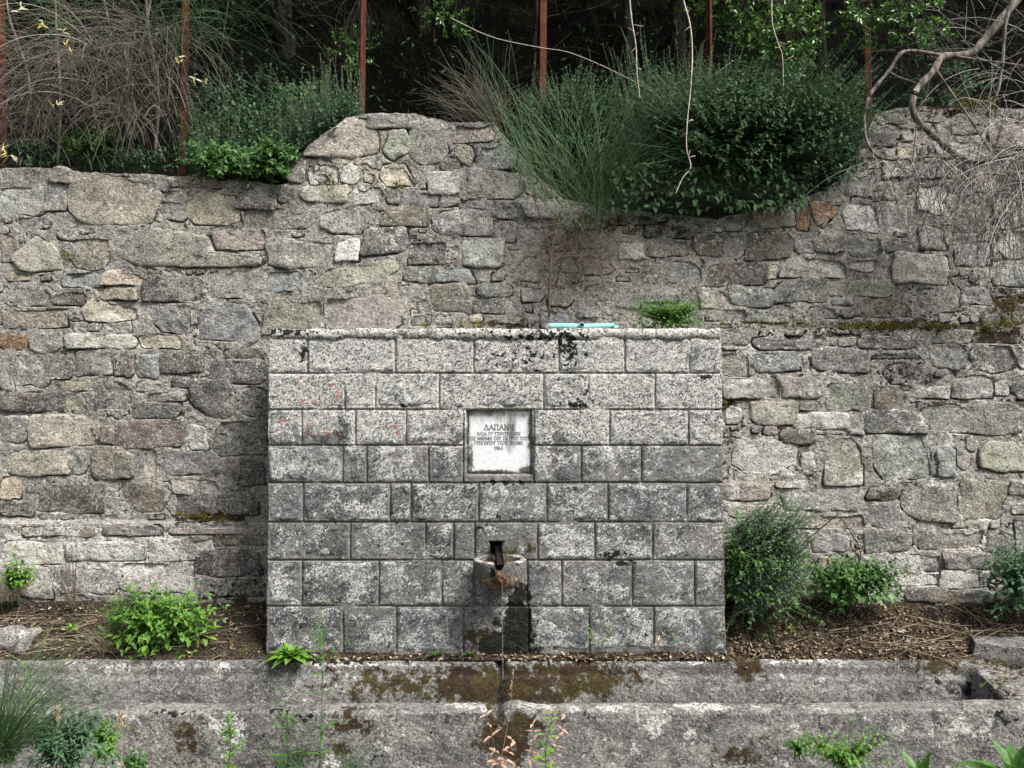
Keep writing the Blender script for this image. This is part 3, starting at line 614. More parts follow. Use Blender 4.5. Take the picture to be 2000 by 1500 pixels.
def block(x0, y0, x1, y1, seed, par=fount, inset=2.0):
    global bn
    q = U([x0+inset, x1-inset], [y1-inset, y0+inset], 0); w, h = q[1, 0]-q[0, 0], q[1, 2]-q[0, 2]; c = q.mean(0)
    nx, nz = max(8, int(w/.0085)), max(6, int(h/.0085))
    X, Z = np.meshgrid(np.linspace(-w/2, w/2, nx), np.linspace(-h/2, h/2, nz)); wx, wz = X+c[0], Z+c[2]
    e = np.minimum(np.minimum(X+w/2, w/2-X), np.minimum(Z+h/2, h/2-Z))
    en = e+.010*fbm2(wx, wz, 20, 3, seed)-.002-.020*sm(fbm2(wx, wz, 6, 2, seed+5), .05, .6)
    pr = rng.uniform(.000, .004); m = sm(en, -.004, .010)
    dg = fbm(np.stack([wx*14+wz*10, wx*0+seed, wz*32-wx*26], -1), 1, 3, seed+2)
    y = -.005+m*(.005+pr+.009*fbm2(wx, wz, 13, 4, seed+1)+.007*dg)
    V = np.stack([X, -y, Z], -1); wv = V+np.array([c[0], 0, c[2]])
    mb = MB(); W = wear_f(wv); W[..., 1] += rng.uniform(-.42, .32); mb.add(V, Q=gridq(nz, nx), W=W.reshape(-1, 4))
    o = obj('block', mb.mesh('block', True, True), 'block', par, None, np.array((.146, .151, .154))*rng.uniform(.52, 1.05)*np.array((1, 1, 1)+rng.normal(0, .02, 3)), (c[0], 0, c[2]))
    bv.append(wv.reshape(-1, 3)); bf.append(gridq(nz, nx)+bn); bn += nx*nz
k = 0
for a, b, js in ROWS:
    for x0, x1 in zip(js[:-1], js[1:]):
        if x0 and x1 and not (a == 1185 and False): block(x0, a, x1, b, 1000+k); k += 1
block(928, 1021, 1049, 1057, 1900); block(928, 1059, 955, 1092, 1901); block(986, 1059, 1049, 1092, 1902)
# mortar cap along the top
x = np.linspace(XFL+.01, XFR-.005, 300); prof = [(YW, 0), (.10, 0), (.012, -.002), (-.002, -.006), (-.006, -.03), (-.005, -.062), (.03, -.07)]
zc = float(U(0, 641, 0)[2]); rows = []
for yy, zz in prof:
    v = np.stack([x, yy+.012*fbm2(x, x*0+zz*40, 9, 4, 71), zc+zz+.010*fbm2(x, x*0+yy*9, 11, 4, 72)+(0 if zz > -.05 else .016*fbm2(x, x*0, 16, 3, 74))], -1); rows.append(v)
V = np.stack(rows); V = np.concatenate([V[:, :1]*[1, 0, 0]+np.array([0, YW, zc-.03]), V, V[:, -1:]*[1, 0, 0]+np.array([0, YW, zc-.03])], 1)
mb = MB(); mb.add(V, Q=gridq(*V.shape[:2]), W=wear_f(V).reshape(-1, 4)); mb.build('cap', 'joint', fount, wear=True)
BT = BVHTree.FromPolygons(np.concatenate(bv).tolist(), np.concatenate(bf).tolist())
# flaked red paint letters, almost gone
mb = MB()
for seg in ['543 762 545 780', '566 748 568 754', '588 735 592 790', '592 788 600 790', '608 788 624 786', '636 784 638 788', '640 778 645 752', '645 752 658 752', '658 755 661 782', '648 774 660 776', '652 786 660 787',
            '543 822 563 819', '545 822 553 836', '545 850 563 856', '597 852 603 826', '603 826 610 850', '598 848 612 848', '632 858 643 838', '632 838 637 846', '660 855 666 842', '762 822 770 832', '764 832 776 830', '776 836 779 852']:
    a = np.array([float(q) for q in seg.split()]).reshape(2, 2); L = np.linalg.norm(a[1]-a[0])
    for _ in range(int(L*1.1)+3):
        t = rng.uniform(); p = a[0]+(a[1]-a[0])*t+rng.normal(0, .9, 2); w = U(p[0], p[1], 0)
        if vnoise(np.array([[p[0]*.12, p[1]*.12, 3.]]))[0] < -.15: continue
        hit = BT.ray_cast(Vector((w[0], -1, w[2])), Vector((0, 1, 0)))
        if hit[0] is None: continue
        n = np.array(hit[1]); n = n if n[1] < 0 else -n; o = np.array(hit[0])+n*.0012; tx = unit(np.cross(n, [0, 0, 1.])); ty = np.cross(n, tx)
        th = np.sort(rng.uniform(0, 6.28, 6)); r = rng.uniform(.0015, .0048, 6)
        mb.add(o+tx*(r*np.cos(th))[:, None]+ty*(r*np.sin(th))[:, None], T=[[0, k, k+1] for k in range(1, 5)])
mb.build('red_paint', 'paint_red', fount, smooth=False, kind='stuff')['label'] = 'flaked remains of red painted letters'
# ------------------------------------------------------------------ plaque with its inscription
yp = .030
q = U([914, 1036], [924, 803], yp); x0, z0, x1, z1 = q[0, 0], q[0, 2], q[1, 0], q[1, 2]
pl = thing('memorial_plaque', 'square white marble plaque with Greek inscription set in the block wall', 'plaque', ((x0+x1)/2, yp, z0))
nx = nz = 40; X, Z = np.meshgrid(np.linspace(x0, x1, nx), np.linspace(z0, z1, nz))
e = np.minimum(np.minimum(X-x0, x1-X), np.minimum(Z-z0, z1-Z)); Yv = yp+.006*(1-sm(e, 0, .006))
X = X+.006*fbm2(X, Z, 18, 3, 8)*(1-sm(e, 0, .02)); Z = Z+.010*fbm2(X, Z, 16, 3, 9)*(1-sm(e, 0, .03))
V = np.stack([X, Yv, Z], -1); px, py = PX(V); W = np.zeros((nz, nx, 4))
W[..., 0] = blob(px, py, [(998, 835, 14, 34, 1.), (972, 815, 10, 20, .7), (930, 806, 90, 8, 1.), (1010, 812, 30, 10, .6), (940, 818, 10, 16, .5), (905, 860, 16, 80, .6)])
W[..., 1] = blob(px, py, [(920, 900, 6, 40, .9), (960, 922, 60, 5, 1.), (1030, 918, 16, 8, 1.3), (1034, 850, 5, 60, .6), (914, 830, 5, 40, .6)])
V2, W2 = close_back(V, W, yp+.035); mb = MB(); mb.add(V2, Q=gridq(*V2.shape[:2]), W=W2.reshape(-1, 4)); slab = mb.build('slab', 'marble', pl, wear=True)
o_ = [(.4+.38*math.cos(t), .5+.5*math.sin(t)) for t in np.linspace(0, 2*math.pi, 13)]
GL = {'Δ': (.85, [[(0, 0), (.42, 1), (.85, 0), (0, 0)]]), 'Α': (.85, [[(0, 0), (.42, 1), (.85, 0)], [(.17, .36), (.68, .36)]]), 'Π': (.85, [[(.12, 0), (.12, 1)], [(.72, 0), (.72, 1)], [(0, 1), (.85, 1)]]),
 'Ν': (.85, [[(.1, 0), (.1, 1), (.75, 0), (.75, 1)]]), 'Η': (.85, [[(.12, 0), (.12, 1)], [(.72, 0), (.72, 1)], [(.12, .5), (.72, .5)]]), 'Λ': (.85, [[(0, 0), (.42, 1), (.85, 0)]]), 'Ι': (.35, [[(.17, 0), (.17, 1)]]),
 'Γ': (.65, [[(.12, 0), (.12, 1), (.65, 1), (.65, .84)]]), 'Ρ': (.72, [[(.12, 0), (.12, 1), (.5, 1), (.68, .87), (.68, .63), (.5, .48), (.12, .48)]]), 'Τ': (.75, [[(.37, 0), (.37, 1)], [(0, .84), (0, 1), (.75, 1), (.75, .84)]]),
 'Σ': (.7, [[(.68, .84), (.68, 1), (.05, 1), (.42, .5), (.03, 0), (.7, 0), (.7, .16)]]), 'Ο': (.8, [o_]), 'Υ': (.8, [[(.4, 0), (.4, .48), (.02, 1)], [(.4, .48), (.78, 1)]]), 'Κ': (.8, [[(.12, 0), (.12, 1)], [(.75, 1), (.14, .45)], [(.3, .58), (.78, 0)]]),
 'Ε': (.7, [[(.12, 0), (.12, 1)], [(.12, 1), (.66, 1), (.66, .86)], [(.12, .52), (.5, .52)], [(.12, 0), (.68, 0), (.68, .14)]]), 'Μ': (1., [[(.1, 0), (.1, 1), (.5, .15), (.9, 1), (.9, 0)]]),
 '1': (.4, [[(.05, .8), (.22, 1), (.22, 0)]]), '9': (.65, [[(.6, .65), (.5, .45), (.2, .45), (.06, .62), (.06, .85), (.2, 1), (.48, 1), (.6, .85), (.6, .4), (.45, .05), (.15, 0)]]),
 '6': (.65, [[(.55, .95), (.25, .9), (.06, .5), (.06, .15), (.2, 0), (.48, 0), (.6, .15), (.6, .4), (.48, .55), (.2, .55), (.06, .4)]]), '3': (.65, [[(.04, .9), (.25, 1), (.5, .95), (.55, .75), (.45, .57), (.25, .53)], [(.45, .55), (.6, .35), (.55, .08), (.3, 0), (.03, .1)]])}
SERIF = {'Α': [(0, 0), (.85, 0)], 'Π': [(.12, 0), (.72, 0)], 'Ν': [(.1, 0), (.1, 1), (.75, 1)], 'Η': [(.12, 0), (.72, 0), (.12, 1), (.72, 1)], 'Λ': [(0, 0), (.85, 0)], 'Ι': [(.17, 0), (.17, 1)], 'Γ': [(.12, 0)], 'Ρ': [(.12, 0)], 'Τ': [(.37, 0)],
         'Υ': [(.4, 0), (.02, 1), (.78, 1)], 'Κ': [(.12, 0), (.12, 1), (.78, 0), (.75, 1)], 'Ε': [], 'Μ': [(.1, 0), (.9, 0)], '1': [(.22, 0)]}
def letters(text, pxl, pxr, pyt, pyb):
    a = U(pxl, pyb, yp); b = U(pxr, pyt, yp); W_, H_ = b[0]-a[0], b[2]-a[2]
    tot = sum((.55 if c == ' ' else GL[c][0]+.2) for c in text)-.2; sx = W_/tot; cur = 0
    for c in text:
        if c == ' ': cur += .55; continue
        w, st = GL[c]; th = .085*H_
        segs = [(s[i], s[i+1]) for s in st for i in range(len(s)-1)]+[((u-.15, v), (u+.15, v)) for u, v in SERIF.get(c, [])]
        mb = MB()
        for (u0, v0), (u1, v1) in segs:
            p = np.array([a[0]+(cur+u0)*sx, a[2]+v0*H_]); r = np.array([a[0]+(cur+u1)*sx, a[2]+v1*H_]); dd = unit(r-p); n = np.array([-dd[1], dd[0]])*th*(1 if abs(dd[1]) > .5 else .65); p = p-dd*th*.5; r = r+dd*th*.5
            c4 = np.array([p-n, r-n, r+n, p+n]); F = np.c_[c4[:, 0], np.full(4, yp-.0014), c4[:, 1]]; B = F+[0, .002, 0]
            mb.add(np.vstack([F, B]), Q=[[0, 1, 2, 3], [0, 4, 5, 1], [1, 5, 6, 2], [2, 6, 7, 3], [3, 7, 4, 0]])
        mb.build('letter', 'paint_black', slab, smooth=False); cur += w+.2
letters('ΔΑΠΑΝΗ', 946, 1003, 829.5, 839.5)
letters('ΗΛΙΑ ΓΡ ΤΣΟΥΓΚΡΑΝΗ', 932, 1016, 844, 850)
letters('ΕΙΣ ΜΝΗΜΗ ΤΟΥ ΠΑΤΡΟΣ ΤΟΥ', 918, 1030, 853, 859.3)
letters('ΓΡΗΓΟΡΙΟΥ ΤΣΟΥΓΚΡΑΝΗ', 927, 1021, 862, 868.3)
letters('1963', 966, 982, 872, 878.5)

# ------------------------------------------------------------------ stone bowl, spout, water
bx, by = float(U(976, 1090, -.15)[0]), -.13
bz = float(U(976, 1091, by)[2]); Rb = .153
bowl = thing('stone_basin', 'small round stone basin jutting from the block wall under the spout', 'basin', (bx, 0, bz-.17))
prof = [(.02, -.172), (.06, -.168), (.098, -.150), (.127, -.112), (.145, -.060), (.152, -.012), (.149, -.001), (.140, .003), (.124, .002), (.116, -.006), (.108, -.05), (.08, -.085), (.01, -.095)]
prof = spline([(a, b, 0) for a, b in prof], 40)[:, :2]; na = 72
th = np.linspace(0, 2*math.pi, na, endpoint=False)
Rr = np.repeat(prof[:, :1], na, 1); Zz = np.repeat(prof[:, 1:2], na, 1); TH = np.repeat(th[None], len(prof), 0)
V = np.stack([bx+Rr*np.cos(TH), by+Rr*np.sin(TH), bz+Zz], -1)
nrm = np.stack([np.cos(TH), np.sin(TH), 0*TH], -1)
V = V+nrm*(.006*fbm(V, 16, 4, 5))[..., None]
da = np.angle(np.exp(1j*(TH+math.pi/2))); notch = np.exp(-(da/.17)**6)*sm(Rr, .10, .115)*sm(Zz, -.075, -.02)
V[..., 2] -= .05*notch
W = np.zeros(V.shape[:2]+(4,)); W[..., 0] = .2; W[..., 1] = 1.1*sm(Zz, -.014, -.004)-.3
W[..., 2] = .9*np.exp(-(da/.55)**2)*sm(-Zz, .03, .1)*(Rr > .03)*0+.9*(Rr < .112)*(Zz > -.1)
W[..., 3] = .9*np.exp(-((da+.05)/.3)**4)*(Zz > -.11)*(Zz < -.02)
mb = MB(); mb.add(V, Q=gridq(len(prof), na, True), W=W.reshape(-1, 4)); bwl = mb.build('bowl', 'bowl_stone', bowl, wear=True)
# tan lime crust below the lip
mb = MB(); A = np.linspace(-1.25, 1.35, 44); B = np.linspace(-.171, -.055, 20); AA, BB = np.meshgrid(A, B)
rr = np.interp(BB, prof[:20, 1], prof[:20, 0]); ed = np.minimum(np.minimum(AA+1.25, 1.35-AA)/.4, (-.062-BB-.028*np.abs(AA-.15))/.025)+.6*fbm2(AA, BB*8, 3, 3, 12)
rr = rr+.011*sm(ed, 0, 1)-.006+.006*fbm2(AA, BB*6, 5, 3, 9)
mb.add(np.stack([bx+rr*np.sin(AA), by-rr*np.cos(AA), bz+BB], -1), Q=gridq(20, 44)); 
g = NG('lime'); n = g.noise(55, 6, .7); g.fin(g.mix(g.mr(n, .38, .6), (.07, .048, .03), (.25, .185, .125)), .8); g.bump(n, .008)
mb.build('lime_crust', 'lime', bwl)
mb = MB(); a_ = th; mb.add(np.vstack([[[bx, by, bz-.020]], np.c_[bx+.119*np.cos(a_), by+.119*np.sin(a_), np.full(na, bz-.020)]]), T=[[0, 1+i, 1+(i+1) % na] for i in range(na)])
mb.build('basin_water', 'pool', bwl)
# dark wet gutter that carries the water from the wall to the lip
gut = thing('spout_gutter', 'black wet metal gutter running from the wall opening over the basin', 'spout', (bx-.015, -.02, bz+.06))
n = 24; t = np.linspace(0, 1, n); gx = bx-.018+.022*t; gy = .06-.352*t; gz = bz+.060-.058*t; wv = .040-.016*sm(t, 0, .45)
rows = []
for k in range(9):
    a = math.pi*(k/8); rows.append(np.stack([gx-wv*np.cos(a), gy, gz-.9*wv*math.sin(a)+.03*np.cos(a)**2*(1-t)], -1))
for k in range(8, -1, -1):
    a = math.pi*(k/8); rows.append(np.stack([gx-(wv-.005)*np.cos(a), gy, gz+.004-.9*(wv-.005)*math.sin(a)+.03*np.cos(a)**2*(1-t)], -1))
mb = MB(); mb.add(np.stack(rows), Q=gridq(18, n)); gt = mb.build('gutter', 'iron_black', gut)
rows = [np.stack([gx-u*wv*.8, gy-.004, gz-.006+0*t], -1) for u in (-1, -.3, .3, 1)]
mb = MB(); mb.add(np.stack(rows), Q=gridq(4, n)); mb.build('water_film', 'iron_black', gt)
# orange mineral lump at the lip
dep = thing('mineral_deposit', 'orange brown mineral lump on the front lip of the basin', 'deposit', (bx, by-.15, bz-.09))
th2, ph2 = np.meshgrid(np.linspace(0, 2*math.pi, 30, endpoint=False), np.linspace(.02, math.pi-.02, 20)); D = np.stack([np.cos(th2)*np.sin(ph2), np.sin(th2)*np.sin(ph2), np.cos(ph2)], -1)
V = np.array([bx+.006, by-.148, bz-.078])+D*np.array([.036, .026, .040])*(1+.55*fbm(D, 2.6, 4, 4))[..., None]
mb = MB(); mb.add(V, Q=gridq(20, 30, True)); mb.build('lump', 'deposit', dep)
# thin falling stream, beaded
p0 = np.array([bx+.016, by-.178, bz-.105]); p1 = np.array([bx+.02, by-.06, z_rim+.005]); n = 120; t = np.linspace(0, 1, n)
P = np.stack([p0[0]+.005*t, p0[1]-.012*t**.5+0*t, p0[2]+(p1[2]-.02-p0[2])*t], -1)
r = .0015+.0024*np.maximum(0, fbm2(t*0, t, 38, 2, 3)+.25*t)
mb = MB(); tubes(mb, P, r, 8); sw = mb.build('water_stream', 'water'); tag(sw, 'thin broken stream of water falling from the basin lip', 'water')
mb = MB()
for _ in range(26):
    c = P[-1]+np.array([rng.normal(0, .014), rng.normal(0, .01), abs(rng.normal(0, .018))]); rr_ = rng.uniform(.001, .003)
    o = np.array([[1, 0, 0], [-1, 0, 0], [0, 1, 0], [0, -1, 0], [0, 0, 1.5], [0, 0, -1]])*rr_+c
    mb.add(o, T=[[0, 2, 4], [2, 1, 4], [1, 3, 4], [3, 0, 4], [2, 0, 5], [1, 2, 5], [3, 1, 5], [0, 3, 5]])
mb.build('splash', 'water', None, kind='stuff')['label'] = 'small splash drops on the trough rim'

# ------------------------------------------------------------------ concrete trough
pr = [(.05, z_rim-.02), (-.02, z_rim), (-.050, z_rim-.003), (-.066, z_rim-.028), (-.070, z_rim-.075), (-.084, z_rim-.096), (-.10, z_rim-.15), (-.125, z_rim-.30), (-.16, z_rim-.40), (-.38, z_rim-.40), (-.42, z_fr-.14), (-.452, z_fr-.010), (-.464, z_fr+.002), (-.558, z_fr-.002), (-.572, z_fr-.014), (-.580, z_fr-.13), (-.588, z_fr-.26), (-.62, -.06)]
dd = np.r_[0, np.cumsum(np.linalg.norm(np.diff(np.array(pr), axis=0), axis=1))]; s = np.unique(np.r_[np.linspace(0, dd[-1], 110), dd])
py_, pz_ = np.interp(s, dd, [a for a, b in pr]), np.interp(s, dd, [b for a, b in pr])
nx = 640; x = np.linspace(-4.3, 4.3, nx); X, Y0 = np.meshgrid(x, py_); Z0 = np.repeat(pz_[:, None], nx, 1)
isf = np.repeat((s > dd[10])[:, None], nx, 1)
lin = z_rim+(z_fr-z_rim)*np.clip((-.06-Y0)/.40, 0, 1)-.015
endm = sm(X+.02*fbm2(X, Y0, 6, 3, 81), 2.645, 2.662)*((Y0 < -.03) & (Y0 > -.47)); Z = Z0+(np.maximum(lin, Z0)-Z0)*endm
Y = Y0+.010*fbm2(X, Z0*2+Y0, 5, 4, 82)+.005*fbm2(X, Z0+Y0*2, 26, 3, 83)
Z = Z+.012*fbm2(X, Y0*1.5, 3.2, 4, 84)+.005*fbm2(X, Y0, 28, 3, 85)+isf*(.016*sm(X, 1.2, 3)-.004*sm(-X, .4, 2.5))
rim = np.exp(-((Y0+.50)/.075)**4)*(Z0 > z_fr-.06)
Z = Z-.055*np.exp(-((X+.085)/.030)**2)*rim+.018*np.exp(-((X-.02)/.06)**2)*rim
rb = (Y0 > -.10)*(Z0 > z_rim-.12); Z = Z-.030*np.exp(-((X+.072)/.022)**2)*rb; Y = Y+.02*np.exp(-((X+.065)/.03)**2)*(Y0 < -.045)*(Y0 > -.2)
V = np.stack([X, Y, Z], -1); px, py = PX(V); W = np.zeros(V.shape[:2]+(4,))
inn = (~isf).astype(float)
W[..., 2] = inn*blob(px, py, [(970, 1340, 190, 55, 1.1), (1120, 1325, 150, 50, 1.), (760, 1335, 150, 40, .75), (1330, 1300, 40, 16, .0), (1460, 1300, 45, 30, 1.), (1830, 1300, 60, 22, .9), (640, 1310, 14, 20, .6), (1600, 1300, 30, 20, .4)])
W[..., 2] += (1-inn)*blob(px, py, [(985, 1440, 60, 60, 1.0), (1020, 1410, 90, 26, .8), (690, 1410, 44, 36, .72), (660, 1460, 34, 40, .6), (360, 1450, 40, 56, .66), (1500, 1445, 26, 16, .8), (1440, 1480, 60, 20, .8), (870, 1410, 30, 30, .4), (960, 1380, 14, 14, 1.), (600, 1480, 60, 20, .5)])
W[..., 0] = .05+inn*blob(px, py, [(640, 1293, 120, 6, 1.), (1840, 1335, 50, 25, .4)])+(1-inn)*blob(px, py, [(330, 1392, 50, 8, .9), (550, 1388, 80, 7, .9), (690, 1385, 20, 6, .9), (1150, 1400, 30, 8, .8), (1560, 1372, 30, 6, .6), (1960, 1400, 20, 20, .8), (740, 1480, 20, 10, .7), (600, 1400, 30, 10, .6)])  # black inside the right end: stain, partly the hollow's shade painted in
W[..., 1] = (1-inn)*(.15+blob(px, py, [(1280, 1422, 16, 20, 1.6), (1348, 1436, 14, 14, 1.4), (650, 1490, 26, 16, 1.3), (450, 1420, 40, 40, .7), (900, 1380, 60, 10, .6), (1300, 1382, 300, 9, .7), (1850, 1430, 150, 40, .4)]))+inn*blob(px, py, [(300, 1305, 200, 12, .8), (1560, 1290, 100, 10, .8), (700, 1297, 120, 6, 1.), (1330, 1292, 60, 6, .9)])
W[..., 3] = inn*np.maximum(.9*np.exp(-((px-978)/9)**2)*sm(py, 1270, 1290), .75*blob(px, py, [(1910, 1350, 90, 24, .95)]))  # stream is wet; right-end blob is part damp, part painted shade
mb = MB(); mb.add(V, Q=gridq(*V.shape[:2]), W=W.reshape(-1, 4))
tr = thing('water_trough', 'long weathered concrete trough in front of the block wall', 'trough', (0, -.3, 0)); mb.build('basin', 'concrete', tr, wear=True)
# concrete slab lying at the right end
def rough_box(mb, c, sz, rz, seed, amp=.012, n=14, tilt=0):
    for ax in range(3):
        for sg in (-1, 1):
            u, v = np.meshgrid(np.linspace(-1, 1, n), np.linspace(-1, 1, n)); P = np.zeros((n, n, 3)); P[..., ax] = sg; P[..., (ax+1) % 3] = u; P[..., (ax+2) % 3] = v
            P = np.sign(P)*np.abs(P)*(1-.03*(np.abs(P).sum(-1, keepdims=True)-2)); P = P*np.array(sz)/2
            P = P+unit(P)*(amp*fbm(P+seed, 6, 4, seed))[..., None]; P[..., 2] += P[..., 0]*tilt
            Rm = np.array([[math.cos(rz), -math.sin(rz), 0], [math.sin(rz), math.cos(rz), 0], [0, 0, 1]])
            mb.add((P@Rm.T+np.array(c)).reshape(-1, 3), Q=gridq(n, n), W=np.broadcast_to([.15, .1, 0., .25], (n*n, 4)))
mb = MB(); c = U(2010, 1262, -.02); rough_box(mb, c+np.array([.24, .03, -.055]), (1.0, .55, .15), R(-26), 5)
tag(mb.build('concrete_slab', 'concrete', None, wear=True), 'broken grey concrete slab lying at the right end of the trough', 'slab')
for k, (px_, py_c, Yc, w, h, lab) in enumerate([(30, 1252, .12, .30, .16, 'pale fieldstone half buried at the far left above the trough')]):
    mb = MB(); c = U(px_, py_c, Yc); ths, phs = np.meshgrid(np.linspace(0, 2*math.pi, 28, endpoint=False), np.linspace(.02, math.pi-.02, 16))
    D = np.stack([np.cos(ths)*np.sin(phs), np.sin(ths)*np.sin(phs), np.cos(phs)], -1); D = np.sign(D)*np.abs(D)**.85
    V = c+D*np.array([w/2, .10, h/2])*(1+.5*fbm(D, 1.6, 5, 40+k))[..., None]; mb.add(V, Q=gridq(16, 28, True), W=np.broadcast_to([.1, .4, .1, 0], (V.size//3, 4)))
    tag(mb.build('fieldstone', 'stone', None, wear=True, color=TONE['g']), lab, 'rock', 'loose rocks by the trough')

# ------------------------------------------------------------------ rusty fence posts (T-iron)
zt = 5.9
for k, (xa, ya, xt, lab) in enumerate([(8, 325, 2, 'rusty iron fence post at the far left edge of the wall top'), (356, 305, 363, 'rusty iron fence post left of the sage shrub'), (706, 222, 709, 'rusty iron fence post above the peak of the wall'),
                                       (1060, 185, 1062, 'rusty iron fence post behind the green broom'), (1386, 190, 1384, 'rusty iron fence post behind the big leafy shrub'), (1700, 250, 1692, 'rusty iron fence post beside the dead branches on the right')]):
    Yp = .80; a = U(xa, ya+60, Yp); b = U(xt, 0, Yp); dr = (b-a)/(b[2]-a[2]); b = a+dr*(zt-a[2]); a2 = a-dr*.3
    po = thing('fence_post', lab, 'post', a2, 'rusty fence posts along the wall top')
    w, t_ = .023, .004
    for nm, sec in (('flange', [(-w, -t_), (w, -t_), (w, t_), (-w, t_)]), ('web', [(-t_, t_+.0005), (t_, t_+.0005), (t_, .05), (-t_, .05)] if k % 2 else [(-t_, -.05), (t_, -.05), (t_, -t_-.0005), (-t_, -t_-.0005)])):
        mb = MB(); n = 14; t = np.linspace(0, 1, n)[:, None, None]; S = np.array([(u, v, 0) for u, v in sec])[None]
        V = a2+(b-a2)*t+S; V = V+.002*fbm(V, 9, 2, k)[..., None]; mb.add(V, Q=gridq(n, 4, True)); mb.build(nm, 'rust', po, smooth=False)

# ------------------------------------------------------------------ broken turquoise pipe on the ledge
pc = U(1136, 637, .05); pp = thing('plastic_pipe', 'broken turquoise plastic pipe lying on top of the block wall', 'pipe', pc)
a, b = U(1072, 637, .05), U(1200, 637, .05); n = 40; t = np.linspace(0, 1, n); th = np.linspace(-.25*math.pi, 1.25*math.pi, 12)
Xp = a[0]+(b[0]-a[0])*t; rows = []
for k, an in enumerate(th):
    r_ = .021; e_ = .012*np.abs(fbm2(t*0+k, t*0, 1, 1, 5)); xx = a[0]+e_+(b[0]-a[0]-2*e_)*t
    rows.append(np.stack([xx, pc[1]+r_*math.cos(an)+0*t, pc[2]-.004+r_*math.sin(an)+.002*np.sin(t*9)], -1))
inner = [np.stack([w_[:, 0], pc[1]+(w_[:, 1]-pc[1])*.82, pc[2]-.004+(w_[:, 2]-pc[2]+.004)*.82], -1) for w_ in rows[::-1]]
mb = MB(); mb.add(np.stack(rows+inner), Q=gridq(24, n)); mb.build('pipe_shell', 'turquoise', pp)
mb = MB(); th = np.linspace(0, 2*math.pi, 20, endpoint=False); ring = []
for r_, y_ in ((.0165, 0), (.0165, -.045), (.0125, -.047), (.0120, -.01)): ring.append(np.stack([pc[0]-.003+r_*np.cos(th), pc[1]+y_+0*th, pc[2]+.002+r_*np.sin(th)], -1))
mb.add(np.stack(ring), Q=gridq(4, 20, True)); mb.build('branch_socket', 'turquoise', pp)
mb = MB(); rough_box(mb, U(1202, 638, .02), (.03, .02, .018), R(20), 9, .003, 6); mb.build('torn_end', 'turquoise', pp)
# ------------------------------------------------------------------ vegetation
def ball(n):
    v = unit(rng.normal(0, 1, (n, 3))); return v*rng.uniform(0, 1, (n, 1))**(1/3)
def mound(name, label, cat, base, cen, rad, n, leaf, mat, pairs=7, ratio=.5, stem_mat='stem_sage', updir=(0, -.15, .7), inner=.35, buds=0, fill=0, group=None, srad=.0016, ang=R(55), lenf=1., wob=.15, fillmat=None, lo=False, tip=.55, ymax=None, ground=None):
    "bushy plant: stems leave the middle and end on an uneven ellipsoid, leaves in pairs"
    base, cen, rad = np.array(base, float), np.array(cen, float), np.array(rad, float)
    e = thing(name, label, cat, base, group)
    d = unit(rng.normal(0, 1, (n, 3))); d[:, 1] = np.where(rng.uniform(size=n) < .72, -np.abs(d[:, 1]), d[:, 1]); d[:, 2] = np.where(rng.uniform(size=n) < .75, np.abs(d[:, 2]), d[:, 2])
    f = rng.uniform(.72, 1.14, n)*(1+.22*vnoise(d*2.2+cen, 5)); tipp = cen+d*rad*f[:, None]
    st = cen+(tipp-cen)*inner*rng.uniform(.5, 1.1, (n, 1))
    up = np.array(updir); dr = unit(unit(tipp-st)+up*rng.uniform(.3, 1., (n, 1))); L = np.linalg.norm(tipp-st, axis=1)*lenf
    P = grow(st, dr, L, 8, (0, 0, .1), wob)
    if ymax is not None: P[..., 1] = np.minimum(P[..., 1], ymax)
    if ground is not None: P[..., 2] = np.maximum(P[..., 2], ground(P[..., 0], P[..., 1])+.012)
    sb = MB(); tubes(sb, P, np.linspace(1, .5, 8)[None]*srad, 3)
    nb = max(6, n//14); k = rng.integers(0, n, nb); b0 = base+rng.normal(0, 1, (nb, 3))*np.array([rad[0]*.3, .03, 0])
    Pb = np.stack([b0+(st[k]-b0)*t+np.array([0, 0, .03])*math.sin(math.pi*t) for t in np.linspace(0, 1, 6)], 1); tubes(sb, Pb, np.linspace(2.2, 1.1, 6)[None]*srad, 4)
    sb.build('stems', stem_mat, e, kind='stuff')
    lb = MB(); stem_leaves(lb, P, pairs, .05, 1., lambda t: leaf*(1-(1-tip)*t), ratio, ang, .3, lo=lo)
    if fill:
        q = ball(fill); q[:, 2] = np.abs(q[:, 2])*1.2-.35; p = cen+q*rad*.8
        if ymax is not None: p[:, 1] = np.minimum(p[:, 1], ymax)
        if ground is not None: p[:, 2] = np.maximum(p[:, 2], ground(p[:, 0], p[:, 1])+.01)
        leaves(lb, p, unit(q+rng.normal(0, .6, q.shape)+np.array([0, -.3, .1])), (0, -.3, 1), leaf*rng.uniform(.8, 1.3, fill), leaf*ratio*1.05, .25, .2, lo)
    lb.build('foliage', mat, e, kind='stuff')
    if buds:
        bb = MB(); k = rng.integers(0, n, buds); p = P[k, -1]; dd = unit(P[k, -1]-P[k, -2])
        for s_ in range(3): leaves(bb, p, dd+rng.normal(0, .5, p.shape), rng.normal(0, 1, p.shape), .008, .004, .1)
        bb.build('buds', 'leaf_yellow', e, kind='stuff')
    return e
def spikes(mb_s, mb_l, bases, hmin, hmax, leaf, lean=(0, -.08, 0), pairs=8, sp=.14, ratio=.45, r=.0014):
    n = len(bases); d = unit(np.array([0, 0, 1.])+np.array(lean)+rng.normal(0, sp, (n, 3))*[1, .7, .2]); L = rng.uniform(hmin, hmax, n)
    P = grow(bases, d, L, 7, (0, 0, .1), .07); tubes(mb_s, P, np.linspace(1, .55, 7)[None]*r, 3)
    stem_leaves(mb_l, P, pairs, .08, .97, lambda t: leaf*(1.15-.85*t), ratio, R(50), .2)
    return P

